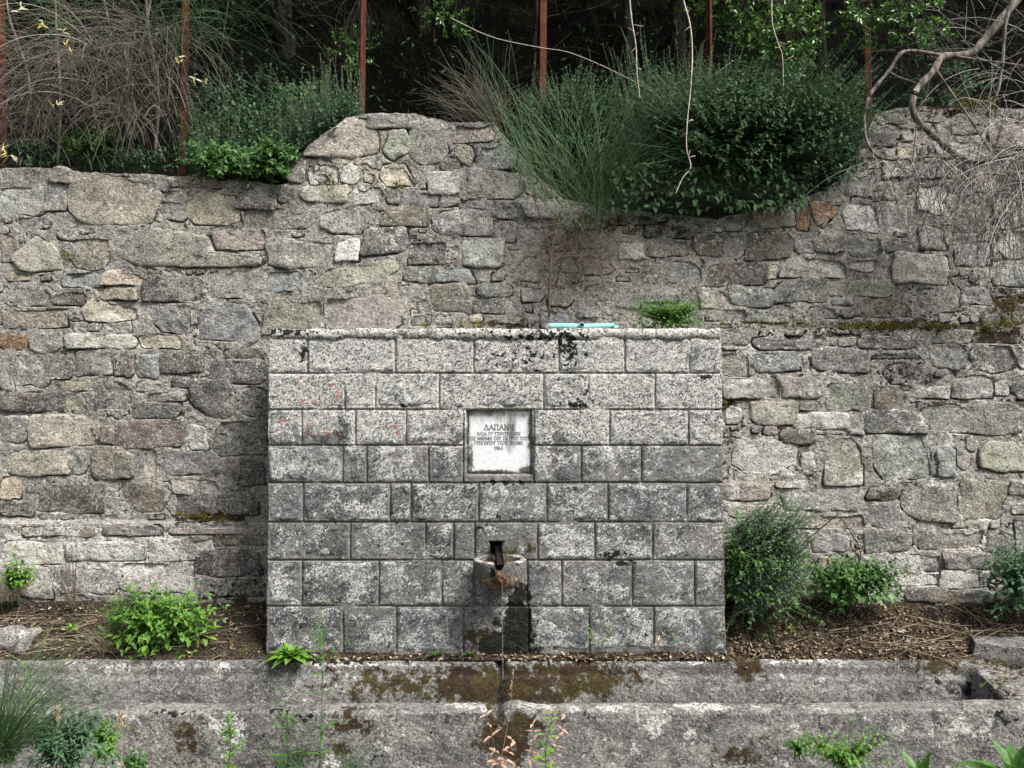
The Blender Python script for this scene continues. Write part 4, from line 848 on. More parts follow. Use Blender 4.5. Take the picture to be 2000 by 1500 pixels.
# sage-like shrub on the wall top, left of the peak
e = thing('sage_shrub', 'grey green sage-like shrub with upright budding stems, on the wall top left of the peak', 'shrub', U(520, 350, .6))
sb, lb, bb = MB(), MB(), MB()
line = spline(np.c_[U([368, 440, 510, 570, 620, 690], [325, 335, 350, 320, 270, 220], .55)], 400)
def along(n, dy0, dy1, dz=.02): return line[rng.integers(0, 400, n)]+np.c_[rng.normal(0, .05, n), rng.uniform(dy0, dy1, n), rng.normal(0, dz, n)]
pb = MB(); P = spikes(sb, pb, along(280, -.12, .30), .20, .50, .032, pairs=10); pb.build('pale_foliage', 'leaf_pale', e, kind='stuff')
for s_ in range(4): leaves(bb, P[:, -1], unit(P[:, -1]-P[:, -2])+rng.normal(0, .6, (280, 3)), rng.normal(0, 1, (280, 3)), .012, .006, .1)
P = spikes(sb, lb, along(280, -.14, .20), .08, .24, .040, (0, -.45, 0), 6, .35, .5)
b0 = U(rng.uniform(400, 570, 140), rng.uniform(300, 345, 140), .5); b0[:, 1] -= rng.uniform(0, .1, 140)
P2 = grow(b0, unit(rng.normal(0, 1, (140, 3))*[1, .4, .4]+[0, -.8, -.1]), rng.uniform(.08, .2, 140), 6, (0, 0, .2), .2); tubes(sb, P2, np.full((1, 6), .0014), 3); gl = MB(); stem_leaves(gl, P2, 6, .1, 1, lambda t: .046*(1.1-.5*t), .52, R(55), .25)
# the bushier back part
for cx_, cy_, rx_, rz_, nn in ((470, 275, .40, .26, 1700), (590, 225, .34, .22, 900), (520, 320, .30, .16, 800)):
    q = ball(nn); p = U(cx_, cy_, .72)+q*np.array([rx_, .22, rz_])*(1+.3*vnoise(q*3+cx_, 4))[:, None]; leaves(lb, p, unit(q+rng.normal(0, .7, q.shape)+np.array([0, -.4, .3])), (0, -.3, 1), rng.uniform(.026, .046, nn), rng.uniform(.013, .022, nn), .25)
b0 = U(rng.uniform(380, 640, 160), rng.uniform(180, 300, 160), .9); P3 = grow(b0, rng.normal(0, .5, (160, 3))+[0, -.3, .8], rng.uniform(.12, .3, 160), 6, (0, 0, 0), .2); tubes(sb, P3, np.full((1, 6), .0014), 3); stem_leaves(lb, P3, 7, .05, 1, lambda t: .036*(1.1-.5*t), .5, R(55), .25)
sb.build('stems', 'stem_sage', e, kind='stuff'); lb.build('foliage', 'leaf_sage', e, kind='stuff'); bb.build('buds', 'leaf_yellow', e, kind='stuff'); gl.build('low_foliage', 'leaf_green', e, kind='stuff')

# the big dark shrub hanging over the dip in the wall
c = U(1440, 290, .52); e = mound('leafy_shrub', 'big dark green leafy shrub spilling over the dip in the wall', 'shrub', U(1440, 420, .7), c, (.90, .48, .48), 950, .042, 'leaf_dark', 8, .5, updir=(.3, -.1, .5), inner=.45, fill=3000, lenf=1.05)
sb, lb = MB(), MB(); n = 420
b0 = U(rng.uniform(1210, 1660, n), rng.uniform(180, 340, n), .6); b0[:, 1] += rng.uniform(-.3, .15, n)
P = grow(b0, np.c_[(b0[:, 0]-c[0])*.8+.22, rng.normal(-.25, .2, n), np.full(n, .9)], rng.uniform(.18, .40, n), 7, (.1, 0, 0), .1)
tubes(sb, P, np.full((1, 7), .0013), 3); stem_leaves(lb, P, 9, .1, 1, lambda t: .027*(1.1-.7*t), .45, R(48), .2)
q = ball(1500); q[:, 1] -= .3; p = U(1590, 285, .5)+q*np.array([.34, .26, .34])*(1+.35*vnoise(q*3, 9))[:, None]; leaves(lb, p, unit(q+rng.normal(0, .6, q.shape)+np.array([.4, -.3, .4])), (0, -.3, 1), rng.uniform(.026, .046, 1500), rng.uniform(.012, .02, 1500), .25)
sb.build('upright_stems', 'stem_sage', e, kind='stuff'); lb.build('upright_foliage', 'leaf_sage', e, kind='stuff')
lb = MB(); n = 520; p = U(rng.uniform(1180, 1560, n), rng.uniform(330, 415, n), .4); p[:, 1] -= rng.uniform(0, .15, n); leaves(lb, p, rng.normal(0, .5, (n, 3))+[0, -.6, -.5], (0, -.4, .8), rng.uniform(.04, .065, n), rng.uniform(.022, .034, n), .25); lb.build('hanging_foliage', 'leaf_dark', e, kind='stuff')

# sage mound behind the broom
mound('sage_mound', 'grey green shrub with budding tips growing behind the green broom', 'shrub', U(1090, 330, .7), U(1110, 270, .62), (.50, .28, .42), 460, .032, 'leaf_sage', 8, .48, updir=(0, -.1, 1.2), inner=.3, buds=150, fill=1500)

# green broom rooted in the wall
e = thing('green_broom', 'green broom with long thin rush-like stems rooted in the wall face', 'shrub', U(1090, 600, .40))
sb, db = MB(), MB()
stumps = [((1072, 618), (1078, 480), (1100, 400), .009), ((1085, 560), (1110, 470), (1150, 410), .006), ((1120, 470), (1135, 420), (1160, 390), .006), ((1075, 520), (1060, 440), (1040, 380), .005)]
for a, b, c_, r_ in stumps: tubes(db, spline(np.c_[U([a[0], b[0], c_[0]], [a[1], b[1], c_[1]], np.array([.40, .34, .32]))], 10), np.linspace(r_, r_*.5, 10), 6)
def fan(n, x0, x1, y0, y1, tx0, tx1, ty0, ty1, mb, r0=.0017, yb=.30, yt=.15, sag=.06):
    a = U(rng.uniform(x0, x1, n), rng.uniform(y0, y1, n), rng.uniform(yb-.05, yb+.05, n))
    u = rng.uniform(0, 1, n); b = U(tx0+(tx1-tx0)*u, rng.uniform(ty0, ty1, n)+60*np.abs(u-.5)**1.2, yt+rng.uniform(-.15, .35, n))
    t = np.linspace(0, 1, 10)[None, :, None]; mid = rng.normal(0, .075, (n, 1, 3))+np.array([0, -.03, sag]); P = a[:, None]*(1-t)+b[:, None]*t+mid*4*t*(1-t)*.6
    tubes(mb, P, np.linspace(1, .45, 10)[None]*r0*rng.uniform(.7, 1.3, (n, 1)), 3); return P
P = fan(92, 1080, 1190, 350, 470, 960, 1390, 130, 300, sb, .0019); k = rng.integers(0, 92, 170); j = rng.integers(1, 6, 170)
Q = grow(P[k, j], unit(P[k, j+1]-P[k, j])+rng.normal(0, .42, (170, 3)), rng.uniform(.15, .5, 170), 7, (0, 0, .1), .08); tubes(sb, Q, np.linspace(.0014, .0007, 7)[None], 3)
fan(34, 1100, 1180, 330, 430, 1130, 1340, 60, 260, sb); fan(34, 1010, 1070, 300, 400, 850, 1000, 20, 260, sb, .0016, .3, .2); fan(26, 1120, 1180, 380, 430, 1250, 1420, 180, 380, sb)
fan(26, 1030, 1100, 320, 420, 950, 1080, 170, 330, sb)
fan(90, 1050, 1150, 430, 590, 960, 1300, 420, 600, db, .0014, .38, .22, .02); fan(60, 1060, 1140, 400, 480, 1000, 1180, 380, 560, db, .0013, .36, .26, .0)
fan(40, 1080, 1200, 420, 480, 1180, 1330, 470, 620, db, .0012, .36, .18, -.02)
sb.build('green_stems', 'stem_green', e, kind='stuff'); db.build('dry_stems', 'twig_brown', e, kind='stuff')

# dry grass-like tuft behind the peak
e = thing('dry_tuft', 'dry brown tuft of twigs behind the broom, right of the peak', 'plant', U(960, 250, .7)); db = MB()
n = 260; b0 = U(rng.uniform(900, 990, n), rng.uniform(190, 250, n), .8); P = grow(b0, np.c_[rng.normal(-.05, .7, n), rng.normal(-.2, .3, n), rng.uniform(.1, 1.2, n)], rng.uniform(.15, .5, n), 8, (0, 0, -.5), .15); tubes(db, P, np.linspace(.0014, .0007, 8)[None], 3); db.build('stems', 'twig_dim', e, kind='stuff')

# dead drooping broom, left
def droop(mb, n, x0, x1, y0, y1, Y0, Y1, lmin, lmax, dx=0., spread=.5, grav=-1.6, r=.0021, up=.25):
    Yr = rng.uniform(Y0, Y1, n); a = U(rng.uniform(x0, x1, n), rng.uniform(y0, y1, n), Yr)
    P = grow(a, np.c_[rng.normal(dx, spread, n), rng.normal(-.25, .25, n), rng.normal(up, .35, n)], rng.uniform(lmin, lmax, n), 10, (0, -.05, grav), .12)
    tubes(mb, P, np.linspace(1, .45, 10)[None]*r*rng.uniform(.7, 1.4, (n, 1)), 3); return P
e = thing('dead_broom', 'dead grey broom with drooping twigs at the left on the wall top', 'shrub', U(190, 335, .7)); db, gb, st = MB(), MB(), MB()
for pts, r_ in [([(112, 335), (118, 200), (112, 80), (105, -40)], .012), ([(165, 330), (205, 250), (270, 110), (300, -30)], .010), ([(300, 330), (310, 180), (290, 60), (285, -30)], .012), ([(30, 330), (60, 180), (20, 40), (10, -20)], .010), ([(230, 330), (180, 200), (215, 90), (200, -20)], .010)]:
    tubes(st, spline(np.c_[U([p[0] for p in pts], [p[1] for p in pts], .8)], 16), np.linspace(r_, r_*.7, 16), 6)
fd = MB(); droop(fd, 70, 130, 330, 60, 230, .4, .7, .3, .7, .1, .5, -1.5, .0018); fd.build('pale_twigs', 'twig_dead', e, kind='stuff'); droop(db, 300, 120, 340, 40, 160, .45, .9, .35, .85); droop(db, 150, 0, 140, 60, 250, .5, .9, .3, .7, -.2); droop(db, 110, 200, 270, 195, 240, .4, .6, .2, .5, .15, .35, -1.8)
droop(db, 120, 10, 90, 180, 280, .5, .8, .2, .4, .1); droop(db, 90, 230, 360, 120, 220, .5, .9, .25, .5, .3); droop(db, 240, 20, 340, 60, 240, .9, 1.3, .3, .7)
droop(gb, 260, 60, 460, -50, 90, .4, .9, .3, .8, .25, .6, -1.2, .0013); droop(gb, 90, 330, 560, -60, 40, .5, 1., .3, .7, .35, .5, -1.0, .0011); droop(gb, 30, 330, 420, -20, 60, .3, .5, .5, .8, .1, .2, -1.6, .0012)
st.build('stems', 'bark', e, kind='stuff'); db.build('dead_twigs', 'twig_dim', e, kind='stuff'); gb.build('green_twigs', 'stem_green', e, kind='stuff')
fb = MB(); p = U(np.array([42, 38, 85, 82, 122, 130, 112, 350, 352, 378, 382, 404, 105, 10, 14, 22, 6]), np.array([18, 24, 45, 52, 62, 88, 205, 112, 120, 152, 155, 152, 205, 285, 300, 305, 290]), .32)
k = np.repeat(np.arange(17), 3); leaves(fb, p[k]+rng.normal(0, .006, (51, 3)), rng.normal(0, 1, (51, 3))*[1, .5, 1], (0, -1, .3), .045, .011, .3); fb.build('flowers', 'petal', e, kind='stuff')
mound('bramble', 'low bright bramble leaves under the dead broom on the left wall top', 'plant', U(190, 330, .6), U(180, 300, .75), (.34, .15, .17), 60, .05, 'leaf_green', 4, .62, fill=60)
mound('shade_weeds', 'low grey green weeds on the wall top between dead broom and sage shrub', 'plant', U(290, 335, .6), U(280, 322, .6), (.30, .12, .09), 60, .035, 'leaf_sage', 4, .5, fill=50)
mound('edge_weeds', 'low grey green weeds on the wall top at the left post', 'plant', U(50, 325, .6), U(55, 305, .65), (.22, .12, .14), 60, .035, 'leaf_sage', 4, .5, fill=40)
# stray broom twigs hanging in from the left
db = MB(); 
for pts in [[(0, 375), (40, 400), (85, 405)], [(0, 395), (35, 420), (60, 440)], [(0, 330), (60, 390), (95, 375)], [(5, 400), (45, 385), (100, 392)]]:
    tubes(db, spline(np.c_[U([p[0] for p in pts], [p[1] for p in pts], .3)], 10), np.linspace(.0016, .0008, 10), 4)
tag(db.build('green_twig', 'stem_green', None), 'thin green twigs poking in at the left edge below the wall top', 'twig')

# dead branches, right
e = thing('dead_branch', 'bare crooked dead broom branch with hanging grey twigs at the right', 'branch', U(1950, 60, .5)); st, db = MB(), MB()
def br(pts, Y, r0, r1, n=36):
    P = spline(np.c_[U([p[0] for p in pts], [p[1] for p in pts], np.linspace(Y[0], Y[1], len(pts)))], n); P = P+.010*fbm(P, 6, 3, 5)[:, None]; tubes(st, P, np.linspace(r0, r1, n)*(1+.12*np.sin(np.arange(n)*1.7)), 7); return P
A = br([(2010, -50), (1985, 0), (1935, 62), (1895, 105), (1842, 112), (1822, 140), (1785, 185), (1788, 228), (1832, 272), (1865, 302), (1905, 318), (1960, 306), (2020, 300)], (.45, .05), .030, .014, 60)
B = br([(1895, 105), (1840, 108), (1768, 100), (1735, 140), (1697, 190), (1687, 250), (1706, 300), (1745, 312), (1810, 306), (1850, 308)], (.35, .12), .014, .007, 50)
Cc = br([(1990, -30), (1965, 40), (1957, 130), (1945, 190), (1925, 215)], (.3, .2), .014, .006); Dd = br([(1850, 108), (1920, 118), (2010, 130)], (.33, .2), .009, .004); E = br([(1830, 140), (1900, 240), (1960, 330), (2020, 360)], (.25, .0), .008, .004)
F_ = br([(1735, 140), (1760, 152), (1795, 165)], (.2, .28), .005, .003)
def twigs(src, n, lmin, lmax, dirc, sp, grav, r=.0026):
    b0 = src[rng.integers(0, len(src), n)]+rng.normal(0, .015, (n, 3)); P = grow(b0, np.array(dirc)+rng.normal(0, sp, (n, 3))*[1, .45, 1], rng.uniform(lmin, lmax, n), 9, (0, 0, grav), .14); tubes(db, P, np.linspace(1, .4, 9)[None]*r*rng.uniform(.7, 1.4, (n, 1)), 3); return P
T1 = twigs(A[46:], 90, .3, .95, (-.15, -.1, -.6), .5, -1.0); T2 = twigs(B[32:], 70, .2, .8, (0, -.1, -.5), .55, -1.0); T3 = twigs(E[20:], 80, .3, .95, (-.3, -.1, -.4), .55, -1.2); T4 = twigs(A[36:46], 20, .2, .5, (.2, -.1, -.1), .8, -.5)
for T_ in (T1, T2, T3): twigs(T_[:, 2:7].reshape(-1, 3), 80, .12, .4, (-.1, -.1, -.5), .5, -.8, .0018)
droop(db, 45, 1880, 2040, -20, 180, .3, .6, .3, .7, -.1, .7, -.8); droop(db, 50, 1900, 2060, 120, 300, .1, .4, .3, .7, -.4, .5, -1.2); droop(db, 22, 1700, 1900, 20, 110, .4, .7, .2, .5, .2, .8, -.3)
droop(db, 70, 1960, 2080, 230, 420, -.05, .2, .3, .6, -.7, .4, -1.6)
st.build('limbs', 'bark', e, kind='stuff'); db.build('dead_twigs', 'twig_dead', e, kind='stuff')

# pale hanging twigs in front of the shrubs
for lab, pts, r_ in [('long pale bare twig hanging down in front of the big leafy shrub', [(1330, -20), (1338, 12), (1348, 50), (1352, 100), (1349, 170), (1342, 240), (1341, 290), (1349, 326), (1333, 348), (1319, 380)], .0048),
                     ('short pale bare twig hanging above the green broom', [(1228, -20), (1234, 40), (1242, 90), (1244, 140), (1250, 192)], .004), ('pale arching twig crossing behind the broom tips', [(880, 35), (960, 72), (1050, 92), (1110, 102), (1180, 130), (1240, 160), (1295, 190), (1320, 164), (1360, 150), (1388, 150), (1410, 135), (1432, 118)], .0022),
                     ('thin pale twig hanging in front of the glossy evergreen branch', [(1508, -20), (1508, 40), (1518, 80), (1528, 110), (1530, 170)], .003)]:
    mb = MB(); P = spline(np.c_[U([p[0] for p in pts], [p[1] for p in pts], .45 if 'arching' in lab else .12)], 50); tubes(mb, P, r_*np.linspace(1, .6, 50)*(1+.25*(np.arange(50) % 9 == 0)), 6)
    k = rng.integers(4, 46, 6); Q = grow(P[k], rng.normal(0, 1, (6, 3))*[1, .3, .6], rng.uniform(.03, .08, 6), 4, (0, 0, 0), .1); tubes(mb, Q, np.full((1, 4), r_*.5), 4)
    tag(mb.build('bare_twig', 'twig_pale', None), lab, 'twig', 'bare twigs hanging over the wall')

# evergreen sprays with glossy leaves
def spray(name, label, cen, rad, n, Y, leaf=.035, mat='leaf_gloss', src=(0, .3, .6), lo=False):
    c = U(cen[0], cen[1], Y); e = thing(name, label, 'branch', c+np.array(src)); sb, lb = MB(), MB(); q = ball(n); q[:, 1] -= .2; p = c+q*np.array(rad)
    b0 = c+np.array(src); t = np.linspace(0, 1, 7)[None, :, None]; P = b0*(1-t)+p[:, None]*t+rng.normal(0, .06, (n, 1, 3))*4*t*(1-t); tubes(sb, P, np.linspace(.005, .0015, 7)[None], 3)
    T_ = grow(p, q*.6+rng.normal(0, .5, (n, 3)), rng.uniform(.06, .15, n), 6, (0, 0, .2), .15); tubes(sb, T_, np.full((1, 6), .0014), 3); stem_leaves(lb, T_, 6, .0, 1, lambda u: leaf*(.9+.2*u), .42, R(52), .12, jit=.3, lo=lo)
    sb.build('twigs', 'dark_bark', e, kind='stuff'); lb.build('foliage', mat, e, kind='stuff'); return e
spray('evergreen_branch', 'glossy green evergreen branch hanging above the big leafy shrub', (1515, 68), (.30, .22, .34), 190, .80)
spray('evergreen_branch', 'glossy green evergreen sprig beside the right post at the top edge', (1745, 28), (.36, .2, .17), 110, .5)
spray('evergreen_branch', 'small dim evergreen sprig left of the middle fence post', (690, 100), (.14, .15, .12), 30, 1.1, .03)
spray('evergreen_branch', 'dim evergreen sprig at the top edge right of the wall peak', (870, 30), (.16, .15, .13), 30, 1.2, .035)
spray('evergreen_branch', 'grey green leafy sprig behind the dead branches on the right', (1840, 150), (.30, .2, .22), 70, .9, .035, 'leaf_sage')
spray('evergreen_branch', 'dim evergreen sprig at the top edge left of the evergreen branch', (1400, 20), (.25, .2, .10), 50, 1.3, .035)

# dark thicket and trees on the bank
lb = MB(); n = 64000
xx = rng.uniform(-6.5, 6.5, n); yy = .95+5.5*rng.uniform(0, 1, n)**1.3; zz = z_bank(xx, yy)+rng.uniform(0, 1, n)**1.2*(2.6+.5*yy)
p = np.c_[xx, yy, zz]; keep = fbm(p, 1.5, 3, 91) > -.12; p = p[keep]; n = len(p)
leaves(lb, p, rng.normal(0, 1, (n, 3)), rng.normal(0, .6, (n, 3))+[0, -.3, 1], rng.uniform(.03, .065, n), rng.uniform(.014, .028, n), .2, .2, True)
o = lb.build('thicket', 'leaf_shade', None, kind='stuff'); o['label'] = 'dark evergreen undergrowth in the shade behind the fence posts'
tb = MB(); n = 2200; b0 = np.c_[rng.uniform(-5, 5, n), rng.uniform(1.0, 3.6, n), np.zeros(n)]; b0[:, 2] = z_bank(b0[:, 0], b0[:, 1])+rng.uniform(0, 2.2, n)
P = grow(b0, rng.normal(0, 1, (n, 3))+[0, 0, .3], rng.uniform(.25, .7, n), 7, (0, 0, -.6), .25); tubes(tb, P, np.linspace(.002, .001, 7)[None], 3)
o = tb.build('dead_undergrowth', 'twig_dark', None, kind='stuff'); o['label'] = 'tangle of dry twigs in the dark undergrowth'
for k, (xb, xt, Yt, r_, lab) in enumerate([(1238, 1216, 2.0, .055, 'slim dark tree trunk behind the broom tips'), (1330, 1318, 2.6, .09, 'dark tree trunk behind the pale hanging twig'), (830, 815, 3.2, .09, 'dim dark tree trunk right of the wall peak'), (1610, 1600, 2.2, .07, 'dark tree trunk between evergreen branch and right post'), (560, 545, 3.0, .10, 'dim dark tree trunk behind the sage shrub'), (1024, 1050, 1.5, .018, 'thin leaning sapling stem just left of the fourth post'), (250, 235, 2.6, .08, 'dark tree trunk behind the dead broom on the left')]):
    a = U(xb, 260, Yt); a[2] = z_bank(a[0:1], a[1:2])[0]-.2; b = U(xt, -60, Yt); b = b+(b-a)*.35
    e = thing('tree', lab, 'tree', a, 'trees on the dark bank'); t = np.linspace(0, 1, 20)[:, None]; P = a*(1-t)+b*t; P = P+np.c_[.06*fbm2(t[:, 0], t[:, 0]*0, 3, 3, k), .04*fbm2(t[:, 0], t[:, 0]*0+4, 3, 3, k), 0*t[:, 0]]
    mb = MB(); tubes(mb, P, np.linspace(r_, r_*.7, 20), 9); nb = 8
    kk = rng.integers(8, 20, nb); Q = grow(P[kk], rng.normal(0, 1, (nb, 3))+[0, 0, .5], rng.uniform(.4, 1., nb), 8, (0, 0, .2), .2); tubes(mb, Q, np.linspace(.35, .1, 8)[None]*r_, 5); mb.build('trunk', 'dark_bark', e)
    lb = MB(); m = 900; c = P[-1]+np.array([0, 0, .6]); q = ball(m); p = c+q*[1.5, 1.2, .8]; leaves(lb, p, rng.normal(0, 1, (m, 3)), (0, 0, 1), rng.uniform(.07, .13, m), rng.uniform(.03, .06, m), .2, .2, True); lb.build('crown', 'leaf_shade', e, kind='stuff')
# closed canopy overhead (above the frame) that keeps the bank dark
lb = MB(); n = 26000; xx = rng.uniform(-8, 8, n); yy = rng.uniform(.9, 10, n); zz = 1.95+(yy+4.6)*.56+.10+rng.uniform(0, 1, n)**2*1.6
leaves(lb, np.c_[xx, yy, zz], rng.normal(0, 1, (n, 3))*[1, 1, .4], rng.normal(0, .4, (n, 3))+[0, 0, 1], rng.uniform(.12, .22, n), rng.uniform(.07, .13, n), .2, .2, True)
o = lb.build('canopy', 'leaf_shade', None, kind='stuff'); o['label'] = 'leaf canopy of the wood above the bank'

# plants on the ledge and along the foot of the walls
mound('ledge_plant', 'small fresh green cushion plant on top of the block wall at the right', 'plant', U(1308, 640, .18), U(1305, 626, .18), (.29, .14, .12), 200, .024, 'leaf_bright', 6, .5, 'stem_green', (0, -.1, .5), .1, fill=260, ymax=.4)
mound('green_herb', 'bushy bright green herb on the soil left of the block wall', 'plant', U(300, 1255, .12), U(303, 1228, .10), (.42, .22, .25), 170, .054, 'leaf_bright', 6, .5, 'stem_sage', (0, -.1, .55), .1, fill=260, ground=z_soil, tip=.5, ymax=.36)
e = mound('grey_bush', 'dense grey green bush against the right end of the block wall', 'shrub', U(1480, 1215, .12), U(1480, 1125, .12), (.34, .20, .42), 360, .036, 'leaf_green', 8, .5, updir=(.5, -.1, .6), inner=.25, fill=900, lenf=1.05, ground=z_soil, ymax=.27)
b0 = U(rng.uniform(1420, 1520, 230), rng.uniform(1030, 1200, 230), .1); b0[:, 1] -= rng.uniform(0, .12, 230)
P = grow(b0, np.c_[rng.normal(.75, .35, 230), rng.normal(-.25, .15, 230), rng.uniform(.4, 1.1, 230)], rng.uniform(.15, .36, 230), 7, (0, 0, .1), .08); sb, lb = MB(), MB(); tubes(sb, P, np.full((1, 7), .0013), 3); stem_leaves(lb, P, 9, .1, 1, lambda t: .027*(1.1-.7*t), .45, R(45), .2)
sb.build('grey_stems', 'stem_sage', e, kind='stuff'); lb.build('grey_foliage', 'leaf_pale', e, kind='stuff')
e = mound('leafy_weed', 'low leafy green plant just right of the grey bush', 'plant', U(1670, 1185, .15), U(1665, 1148, .15), (.36, .15, .18), 170, .048, 'leaf_green', 6, .52, updir=(.2, -.1, .5), inner=.2, fill=260, ground=z_soil, ymax=.27)
mound('edge_bush', 'grey green leafy bush at the right edge below the wall', 'shrub', U(2000, 1195, .1), U(2000, 1150, .12), (.30, .16, .28), 190, .050, 'leaf_sage', 6, .42, updir=(0, -.1, .8), inner=.2, fill=240, ground=z_soil, ymax=.27)
mound('nettle_weed', 'yellowish green weeds at the far left foot of the wall', 'plant', U(25, 1180, .28), U(30, 1140, .28), (.16, .08, .18), 26, .045, 'leaf_bright', 5, .6, 'stem_green', (0, 0, 1), .1, ymax=.38)
e = thing('wiry_weed', 'bare wiry dark stems rising in front of the lower left wall', 'plant', U(148, 1185, .3)); mb = MB(); n = 26; b0 = U(rng.uniform(138, 152, n), np.full(n, 1188.), .28)
P = grow(b0, np.c_[rng.normal(-.22, .22, n), rng.normal(-.1, .1, n), np.ones(n)], rng.uniform(.25, .52, n), 8, (0, 0, .2), .08); tubes(mb, P, np.linspace(.0018, .0008, 8)[None], 3); mb.build('stems', 'twig_brown', e, kind='stuff')
def grass(name, label, c, n, hmin, hmax, sp, mat, w=.003, cat='grass tuft', bend=-1.2):
    e = thing(name, label, cat, c); mb = MB(); b0 = np.array(c)+rng.normal(0, .02, (n, 3))*[1.6, 1, .1]; P = grow(b0, np.c_[rng.normal(0, sp, n), rng.normal(-.1, sp*.7, n), np.ones(n)], rng.uniform(hmin, hmax, n), 8, (0, 0, bend), .1)
    tubes(mb, P, np.linspace(w, w*.25, 8)[None]*.5, 3); mb.build('blades', mat, e, kind='stuff'); return e
grass('dry_grass', 'yellow drooping grass tuft at the far left foot of the wall', U(20, 1170, .28), 90, .12, .3, .5, 'straw'); grass('dry_grass', 'dry straw coloured grass tuft left of the bright green herb', U(215, 1272, .03), 120, .10, .26, .5, 'straw')
grass('dry_grass', 'thin dry grass tuft at the foot of the right wall', U(1850, 1178, .2), 80, .08, .24, .5, 'straw', .002)

# rosette with single leaves at the left foot of the block wall
def rosette(name, label, c, n, leaf, mat, ratio=.36, up=.55, cat='plant', sub='leaf', curl=.45):
    e = thing(name, label, cat, c)
    for k in range(n):
        a = k*2.39996; f = k/n; el = .15+up*(1-f)*1.6; D = np.array([[math.cos(a)*math.cos(el), math.sin(a)*math.cos(el)*.8-.15, math.sin(el)]]); L = leaf*(.55+.55*f)*rng.uniform(.85, 1.15)
        mb = MB(); leaves(mb, [[0, 0, 0]], D, (0, 0, 1), L, L*ratio, curl*f, .2); obj(sub, mb.mesh(sub), mat, e, None, None, tuple(np.array(c)+D[0]*.004))
    return e
rosette('leaf_rosette', 'bright lime green leaf rosette at the left foot of the block wall', U(570, 1284, -.05), 44, .135, 'leaf_bright', .40)
rosette('seedling', 'small round-leaved seedlings on the rim left of the water stream', U(850, 1282, -.03), 5, .05, 'leaf_green', .75, .5)
rosette('seedling', 'pair of round dark leaves at the foot of the wall near the water stream', U(918, 1280, -.03), 5, .045, 'leaf_green', .8, .6)
rosette('dock_plant', 'broad-leaved green dock in the bottom right corner', U(1985, 1530, -.9), 16, .24, 'leaf_green', .34, .75)
rosette('dock_plant', 'broad upright green leaves at the bottom edge right of the bramble', U(1800, 1535, -.9), 12, .20, 'leaf_green', .32, .85)
rosette('seedling', 'small pale green seedling at the back of the soil on the left', U(140, 1228, .12), 6, .07, 'leaf_bright', .4, .5)

def weed(name, label, x0, y0, x1, y1, Y, n, leaf, mat='leaf_green', ratio=.25, ang=R(60), side=0, smat='stem_green', parts=False, tip=.6, whorl=2, t0=.05, r=.0024, cat='weed', col=None):
    a, b = U(x0, y0, Y), U(x1, y1, Y-.03); e = thing(name, label, cat, a); t = np.linspace(0, 1, 14)[:, None]; P = a*(1-t)+b*t+np.c_[.02*np.sin(t[:, 0]*3+x0), 0*t[:, 0], 0*t[:, 0]]; P = P[None]
    L0 = np.linalg.norm(b-a); sb, lb = MB(), MB(); tubes(sb, P, np.linspace(r, r*.5, 14)[None], 5)
    if side:
        k = rng.integers(4, 12, side); Q = grow(P[0, k], rng.normal(0, .7, (side, 3))*[1, .5, .2]+[0, 0, .8], rng.uniform(.12, .3, side)*L0, 8, (0, 0, .3), .08); tubes(sb, Q, np.full((1, 8), r*.5), 3)
        stem_leaves(lb, Q, max(4, n//2), .15, 1, lambda u: leaf*.6*(1.1-.5*u), ratio, ang, .2)
    stem_leaves(lb, P, n, t0, 1, lambda u: leaf*(1.1-tip*u), ratio, ang, .35, whorl)
    sb.build('stem', smat, e)
    if parts:
        V = np.concatenate(lb.V).reshape(-1, 8, 3)
        for v in V: mb = MB(); mb.add(v-v[0], T=LF); obj('leaf', mb.mesh('leaf'), mat, e, None, None, tuple(v[0]))
    else: lb.build('foliage', mat, e, kind='stuff')
    return e
weed('tall_weed', 'tall thin willow-leaved weed standing before the left blocks of the wall', 618, 1500, 652, 1118, -.75, 13, .085, 'leaf_green', .2, side=5, tip=.85)
weed('tall_weed', 'shorter narrow-leaved weed left of the tall thin one', 553, 1510, 552, 1352, -.8, 7, .085, 'leaf_green', .22, side=3)
weed('upright_weed', 'bright green bushy upright weed at the bottom edge, left of centre', 440, 1515, 444, 1392, -.9, 12, .055, 'leaf_bright', .3, side=6)
weed('green_spurge', 'single fresh green opposite-leaved weed beside the withered plant', 1072, 1515, 1076, 1390, -.8, 8, .07, 'leaf_bright', .36, parts=True)
for k, (xa, xb, yb, lab) in enumerate([(962, 955, 1395, 'withered plant with pale leaves below the trough notch'), (985, 992, 1440, 'withered stem with dry pink leaves, middle of the withered clump'), (1030, 1036, 1412, 'withered stem with cream leaves next to the green weed'), (1085, 1096, 1400, 'dry stem with orange leaves right of the green weed'), (975, 972, 1470, 'short withered stem with cream leaves at the bottom edge')]):
    weed('withered_weed', lab, xa, 1520, xb, yb, -.78, 6, .048, 'leaf_dry', .34, R(70), 0, 'twig_brown', True, .3, 2, .1, .0018)
grass('seed_grass', 'dark arching grass blades at the bottom edge left of centre', U(575, 1500, -.75), 60, .10, .28, .5, 'stem_green', .004, bend=-.9); grass('seed_grass', 'small green grass tuft at the bottom edge below the trough', U(690, 1505, -.75), 40, .08, .2, .45, 'stem_green', .003)
